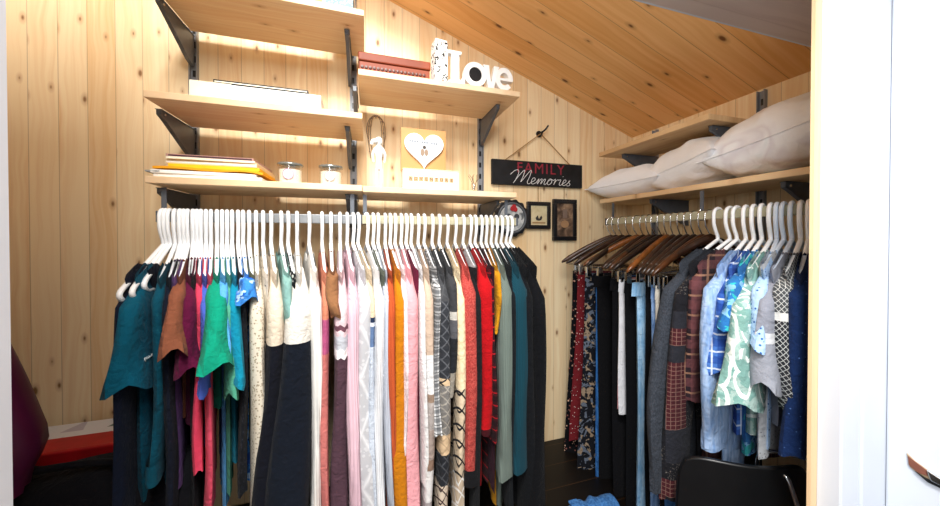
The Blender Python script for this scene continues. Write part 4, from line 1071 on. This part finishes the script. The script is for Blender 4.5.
# patterned box, white box, red case, black bag
def triprint(top=False):
    N = NT('triangle_print'); x, y, z = N.xyz()
    if top: z = N.math('ADD', y, .004)
    fx = N.math('FRACT', N.math('MULTIPLY', x, 9.)); fz = N.math('FRACT', N.math('MULTIPLY', z, 11.))
    tri = N.math('LESS_THAN', N.math('ABSOLUTE', N.math('SUBTRACT', fx, .5)), N.math('MULTIPLY', N.math('SUBTRACT', .72, fz), .34))
    tri = N.math('MULTIPLY', tri, N.math('LESS_THAN', fz, .72))
    ix = N.math('FLOOR', N.math('MULTIPLY', x, 9.)); w = N.n('ShaderNodeTexWhiteNoise', noise_dimensions='2D'); N.put(w.inputs['Vector'], N.comb(ix, N.math('FLOOR', N.math('MULTIPLY', z, 11.)), 0))
    c = N.ramp(w.outputs[0], [(0, hexc('#7a6a92')), (.4, hexc('#b9b4c4')), (.7, hexc('#3d6558'))], 'CONSTANT')
    return N.done(N.mix(N.math('MULTIPLY', tri, .85), hexc('#dfe1e6'), c), .6, .3)
zt1 = at(60,441,1,-.143).z
t = thing('storage_box', 'white box with triangle print behind the red case at left', 'box', (-.80, -.09, bh+.001))
MB().box(-.19, .19, -.05, .05, 0, zt1-bh-.03).build('box_base', triprint(), t, bev=.002)
MB().box(-.193, .193, -.053, .053, zt1-bh-.03, zt1-bh).build('lid', triprint(True), t, bev=.002)
t = thing('storage_box', 'small plain white box on top of the triangle print box', 'box', (-.665, -.09, zt1+.001))
MB().box(-.05, .06, -.045, .045, 0, .026).build('box_base', WHITEC, t, bev=.002); MB().box(-.052, .062, -.047, .047, .026, .034).build('lid', WHITEC, t, bev=.002)
zr = at(80,449,1,-.237).z
t = thing('case', 'red flat case behind the black bag at lower left', 'case', (-.72, -.195, bh+.001))
RDM = plain('red_case', '#b3141c', .45, .4)
MB().box(-.17, .17, -.04, .04, 0, zr-bh-.05).build('base', RDM, t, bev=.006); MB().box(-.172, .172, -.042, .042, zr-bh-.048, zr-bh).build('lid', RDM, t, bev=.006)
MB().box(-.03, .03, -.047, -.042, zr-bh-.065, zr-bh-.035).build('clasp', DARKST, t, bev=.002)
zb = at(70,453,1,-.28).z
t = thing('travel_bag', 'black soft travel bag with zip at lower left', 'bag', (-.68, -.36, bh+.001))
BLF = fabric('black_nylon', ('plain','#121217'))
hb = zb-bh; b = MB(); n = 24; K = 20; vs = []
for i in range(K+1):
    u = -1+2*i/K; e = (1-abs(u)**5)**.4 if abs(u) < 1 else 0
    for k in range(n):
        a = 2*pi*k/n; c_, s_ = cos(a), sin(a)
        sx = abs(c_)**.5*(1 if c_ > 0 else -1); sz = abs(s_)**.5*(1 if s_ > 0 else -1)
        vs.append((u*.26, sx*.095*(.75+.25*e)+.004*sin(u*11+a*2), hb/2+sz*hb/2*(.82+.18*e)*(1 if s_ < 0 else 1+.03*sin(u*8))))
fs = [(i*n+k, i*n+(k+1) % n, (i+1)*n+(k+1) % n, (i+1)*n+k) for i in range(K) for k in range(n)]+[tuple(range(n)), tuple(K*n+k for k in range(n))]
b.add(vs, fs).build('body', BLF, t, True)
MB().tube([(x*.01, -.09-.004, hb*.72+.004*sin(x*.3)) for x in range(-22, 23, 2)], .0035, 6).build('zip', plain('zip_grey', '#3a3d44', .4), t)
MB().tube(catmull([(-.1,-.03,hb-.005),(-.09,-.035,hb+.02),(0,-.04,hb+.03),(.09,-.035,hb+.02),(.1,-.03,hb-.005)], 5), .008, 8).build('handle', BLF, t, True)
MB().lathe([(0,-.003),(.006,-.003),(.006,.001),(0,.001)], 12, (-.12,-.097,hb*.62), 'y').build('rivet', CHROME, t)
# maroon jacket on the left wall
t = thing('jacket', 'maroon smooth jacket hanging beside the left door frame', 'jacket', (-.868, -.46, 1.50))
b = MB(); n = 26; K = 20; vs = []
zt_, zb_ = -.02, -.64
for i in range(K+1):
    s_ = i/K; z = zt_+(zb_-zt_)*s_; wx = .05+.115*min(1, s_*1.15)-.045*smoothstep(.8, 1, s_); dy = .045+.075*smoothstep(0, .7, s_)-.03*smoothstep(.85, 1, s_)
    for k in range(n):
        a = 2*pi*k/n; f_ = 1+.05*s_*sin(5*a+s_*3)+.035*s_*sin(11*a-s_*4)
        vs.append((wx*cos(a)*f_+.05*s_, dy*sin(a)*f_, z+.02*cos(a)*s_))
fs = [(i*n+k, i*n+(k+1) % n, (i+1)*n+(k+1) % n, (i+1)*n+k) for i in range(K) for k in range(n)]+[tuple(range(n)), tuple(K*n+k for k in range(n))]
NM = plain('maroon_nylon', '#54123a', .5, .4, 0, .08, 12)
b.add(vs, fs).build('body', NM, t, True)
b = MB(); vs = []
for i in range(15):
    s_ = i/14; z = -.05-.45*s_
    for k in range(12):
        a = 2*pi*k/12; vs.append((.0+.10*smoothstep(0,.5,s_)+.05*s_+(.026+.008*sin(s_*9))*cos(a), -.075-.04*s_+.03*sin(a), z))
b.add(vs, [(i*12+k, i*12+(k+1) % 12, (i+1)*12+(k+1) % 12, (i+1)*12+k) for i in range(14) for k in range(12)]+[tuple(range(12)), tuple(14*12+k for k in range(12))]).build('sleeve', NM, t, True)
MB().lathe([(.045,-.03),(.05,.0),(.047,.025),(.043,.025),(.045,0),(.04,-.03)], 20).build('collar', NM, t, True)
hkx = thing('wall_hook', 'steel peg on the left wall holding the maroon jacket', 'hook', (XL, -.46, 1.56))
MB().tube(catmull([(0,0,0),(.12,0,-.004),(.25,0,-.01),(.275,0,.012)], 4), .006, 8).build('peg', STEEL, hkx, True)
MB().box(0, .006, -.02, .02, -.03, .03).build('plate', STEEL, hkx, bev=.001)
# jeans heap on the bench
p = at(590,502,2,bh+.03)
t = thing('jeans', 'blue jeans folded on the dark bench under the right rail', 'jeans', (p.x, p.y-.02, bh+.001))
b = MB(); DN = fabric('heap_denim', ('denim','#2c5c96','#4a80bd'))
for q, (dx, hz_) in enumerate(((0, .0),)):
    n = 16; K = 16; vs = []
    for i in range(K+1):
        u = -1+2*i/K; e = (1-u**6)
        for k in range(n):
            a = 2*pi*k/n; vs.append((u*.09, .04*(.8+.2*e)*cos(a)+.006*sin(u*9), .022+.021*sin(a)*(.7+.3*e)+.004*sin(u*13+a)*(1 if sin(a) > 0 else 0)))
    fs = [(i*n+k, i*n+(k+1) % n, (i+1)*n+(k+1) % n, (i+1)*n+k) for i in range(K) for k in range(n)]+[tuple(range(n)), tuple(K*n+k for k in range(n))]
    b.add(vs, fs)
b.build('folded_legs', DN, t, True)
MB().box(-.085, -.05, -.03, .03, .040, .048).build('waistband', DN, t, bev=.003)
# ------------------------------------------------------------------ chair at lower right
yc = -.86; CR = radians(-26)
def atp(px, py, org, nrm):
    d = FW + RT*((px-470)/F_PX) + UP*((CYP-py)/F_PX)
    return CAM + d*((org-CAM).dot(nrm)/d.dot(nrm))
cen = at(750,462,1,yc); CN = Vector((-sin(CR), cos(CR), 0)); CX = Vector((cos(CR), sin(CR), 0))
t = thing('chair', 'black shell chair with chrome tubes at lower right', 'chair', (cen.x, yc, 0), CR)
def cl(px, py, off=0.):
    """photo point on the chair-back plane (moved back by off), in the chair's own axes"""
    org = Vector((cen.x, yc, 0))+CN*off
    p = atp(px, py, org, CN)-Vector((cen.x, yc, 0)); return Vector((p.dot(CX), p.dot(CN), p.z))
e0 = cl(684,495); e2 = cl(816,480)
Wc = 2*max(-e0.x, .12); zt_ = cen.z
SH = plain('black_shell', '#0f1012', .35, .45)
def shell(W, z0, z1, y0, thick, bulge, top_r):
    b = MB(); n = 24; K = 14; vs = []
    for sd in (0, 1):
        for i in range(K+1):
            v = i/K
            for j in range(n+1):
                u = -1+2*j/n
                lim = 1-.0*v
                x = u*W/2; 
                edge = (1-abs(u)**6)
                zz = z0+(z1-z0)*v*(.80+.20*edge**.5)
                yv = y0 - bulge*(u*u) + .05*(1-v)*0 - .03*(v-.5)
                vs.append((x, yv+(thick if sd else 0), zz))
    m_ = (K+1)*(n+1); fs = []
    for i in range(K):
        for j in range(n):
            a = i*(n+1)+j
            fs.append((a, a+1, a+n+2, a+n+1)); fs.append((m_+a, m_+a+n+1, m_+a+n+2, m_+a+1))
    for j in range(n):
        a = K*(n+1)+j; fs.append((a, a+1, m_+a+1, m_+a)); a = j; fs.append((a+1, a, m_+a, m_+a+1))
    for i in range(K):
        a = i*(n+1); fs.append((a+n+1, a, m_+a, m_+a+n+1)); a = i*(n+1)+n; fs.append((a, a+n+1, m_+a+n+1, m_+a))
    return b.add(vs, fs)
shell(Wc, zt_-.30, zt_, -.005, .012, -.045, 0).build('backrest', SH, t, True, bev=.003)
bs = MB(); o = []
for k in range(32):
    a = 2*pi*k/32; c_, s_ = cos(a), sin(a)
    o.append((abs(c_)**.5*(1 if c_ > 0 else -1)*.195, abs(s_)**.5*(1 if s_ > 0 else -1)*.19))
bs.add([(x, y*.86+.20, .445) for x, y in o]+[(x, y*.86+.20, .46) for x, y in o], [tuple(range(32)), tuple(range(63, 31, -1))]+[(k, (k+1) % 32, 32+(k+1) % 32, 32+k) for k in range(32)])
bs.build('seat', SH, t, bev=.004)
for s_ in (-1, 1):
    MB().tube(catmull([(s_*.185, .36, .008), (s_*.18, .34, .25), (s_*.175, .30, .43), (s_*.172, .2, .437), (s_*.17, .05, .437)], 5), .009, 10).build('leg', CHROME, t, True)
    MB().tube(catmull([(s_*.185, -.06, .008), (s_*.178, -.03, .25), (s_*.172, .01, .44)], 5), .009, 10).build('leg', CHROME, t, True)
q0 = cl(788,480,-.012); q1 = cl(797,506,-.022)
dq = (q1-q0)*2.6
MB().tube(catmull([(q0.x-.004, -.004, q0.z+.006), (q0.x, -.012, q0.z), (q1.x, -.022, q1.z), (q0.x+dq.x, -.03, q0.z+dq.z), (.172, .0, .44)], 5), .0055, 10).build('back_support', CHROME, t, True)
c1_ = cl(757,466,.022); c2_ = cl(760,453,.022); c3_ = cl(767,450,.022); c4_ = cl(797,457,.022); c5_ = cl(812,461,.022)
MB().tube(catmull([(c1_.x, .016, zt_-.12), c1_, c2_, c3_, c4_, c5_, (c5_.x+.02, .022, c5_.z-.02), (c5_.x+.02, .016, zt_-.12)], 6), .0035, 10).build('back_loop', CHROME, t, True)
# ------------------------------------------------------------------ latch on the door leaf
p = at(925,470,0,.95)
LT = thing('door_latch', 'worn chrome latch with brown inset on the white door', 'latch', (.955, p.y, p.z))
pts = [(-.036, .026), (-.02, .012), (.03, -.012), (.034, -.034), (.0, -.03), (-.03, -.012)]
def plate(o, x0, x1, name, mat, par):
    b = MB(); n = len(o); vs = [(x0, -y, z) for y, z in o]+[(x1, -y, z) for y, z in o]
    return b.add(vs, [tuple(range(n)), tuple(range(2*n-1, n-1, -1))]+[(i, i+n, (i+1) % n+n, (i+1) % n) for i in range(n)]).build(name, mat, par, bev=.0008)
k_ = .62
plate([(y*k_, z*k_) for y, z in pts], -.0025, 0, 'strike_plate', plain('latch_brass', '#b39d7e', .4, .5, .3), LT)
plate([(-.033*k_,.02*k_), (.002*k_,.0*k_), (.004*k_,-.016*k_), (-.012*k_,-.018*k_), (-.031*k_,-.006*k_)], -.004, -.0025, 'brown_inset', plain('latch_brown', '#7b4a3a', .6), LT)
plate([(-.02*k_,-.016*k_), (.0*k_,-.022*k_), (.033*k_,-.026*k_), (.033*k_,-.034*k_), (.005*k_,-.033*k_)], -.005, -.0025, 'slot', BLACKP, LT)
plate([(.004*k_,.004*k_), (.03*k_,-.006*k_), (.03*k_,-.024*k_), (.012*k_,-.022*k_)], -.008, -.0025, 'bolt', CHROME, LT)
# small white mark and word printed on the teal T-shirt's sleeve
from mathutils.bvhtree import BVHTree
bpy.context.view_layer.update()
sl = [c for c in tt[0].children if c.name.startswith('sleeve')][0]
bv = BVHTree.FromPolygons([sl.matrix_world @ v.co for v in sl.data.vertices], [p.vertices[:] for p in sl.data.polygons])
hit = bv.ray_cast(CAM, at(148,357,1,-.4)-CAM)
if hit[0]:
    n_ = hit[1]; n_ = n_ if n_.dot(CAM-hit[0]) > 0 else -n_
    xx = Vector((0,0,1)).cross(n_).normalized(); zz = n_.cross(xx)
    # text plane: local x -> xx, local z -> zz, local -y -> n_
    Mx = sl.matrix_world.inverted() @ Matrix.Translation(hit[0]+n_*.0012) @ Matrix((xx, -n_, zz)).transposed().to_4x4()
    WM = plain('white_ink', '#dfe8ea', .6)
    text_mesh('Columbia', 'printed_word', WM, sl, .0085, .0004, Mx @ Matrix.Translation((.006, 0, -.003)))
    MB().prism([(-.016+.005*cos(k*pi/2), .005*sin(k*pi/2)) for k in range(4)], -.0004, .0004, Mx).build('printed_mark', WM, sl)
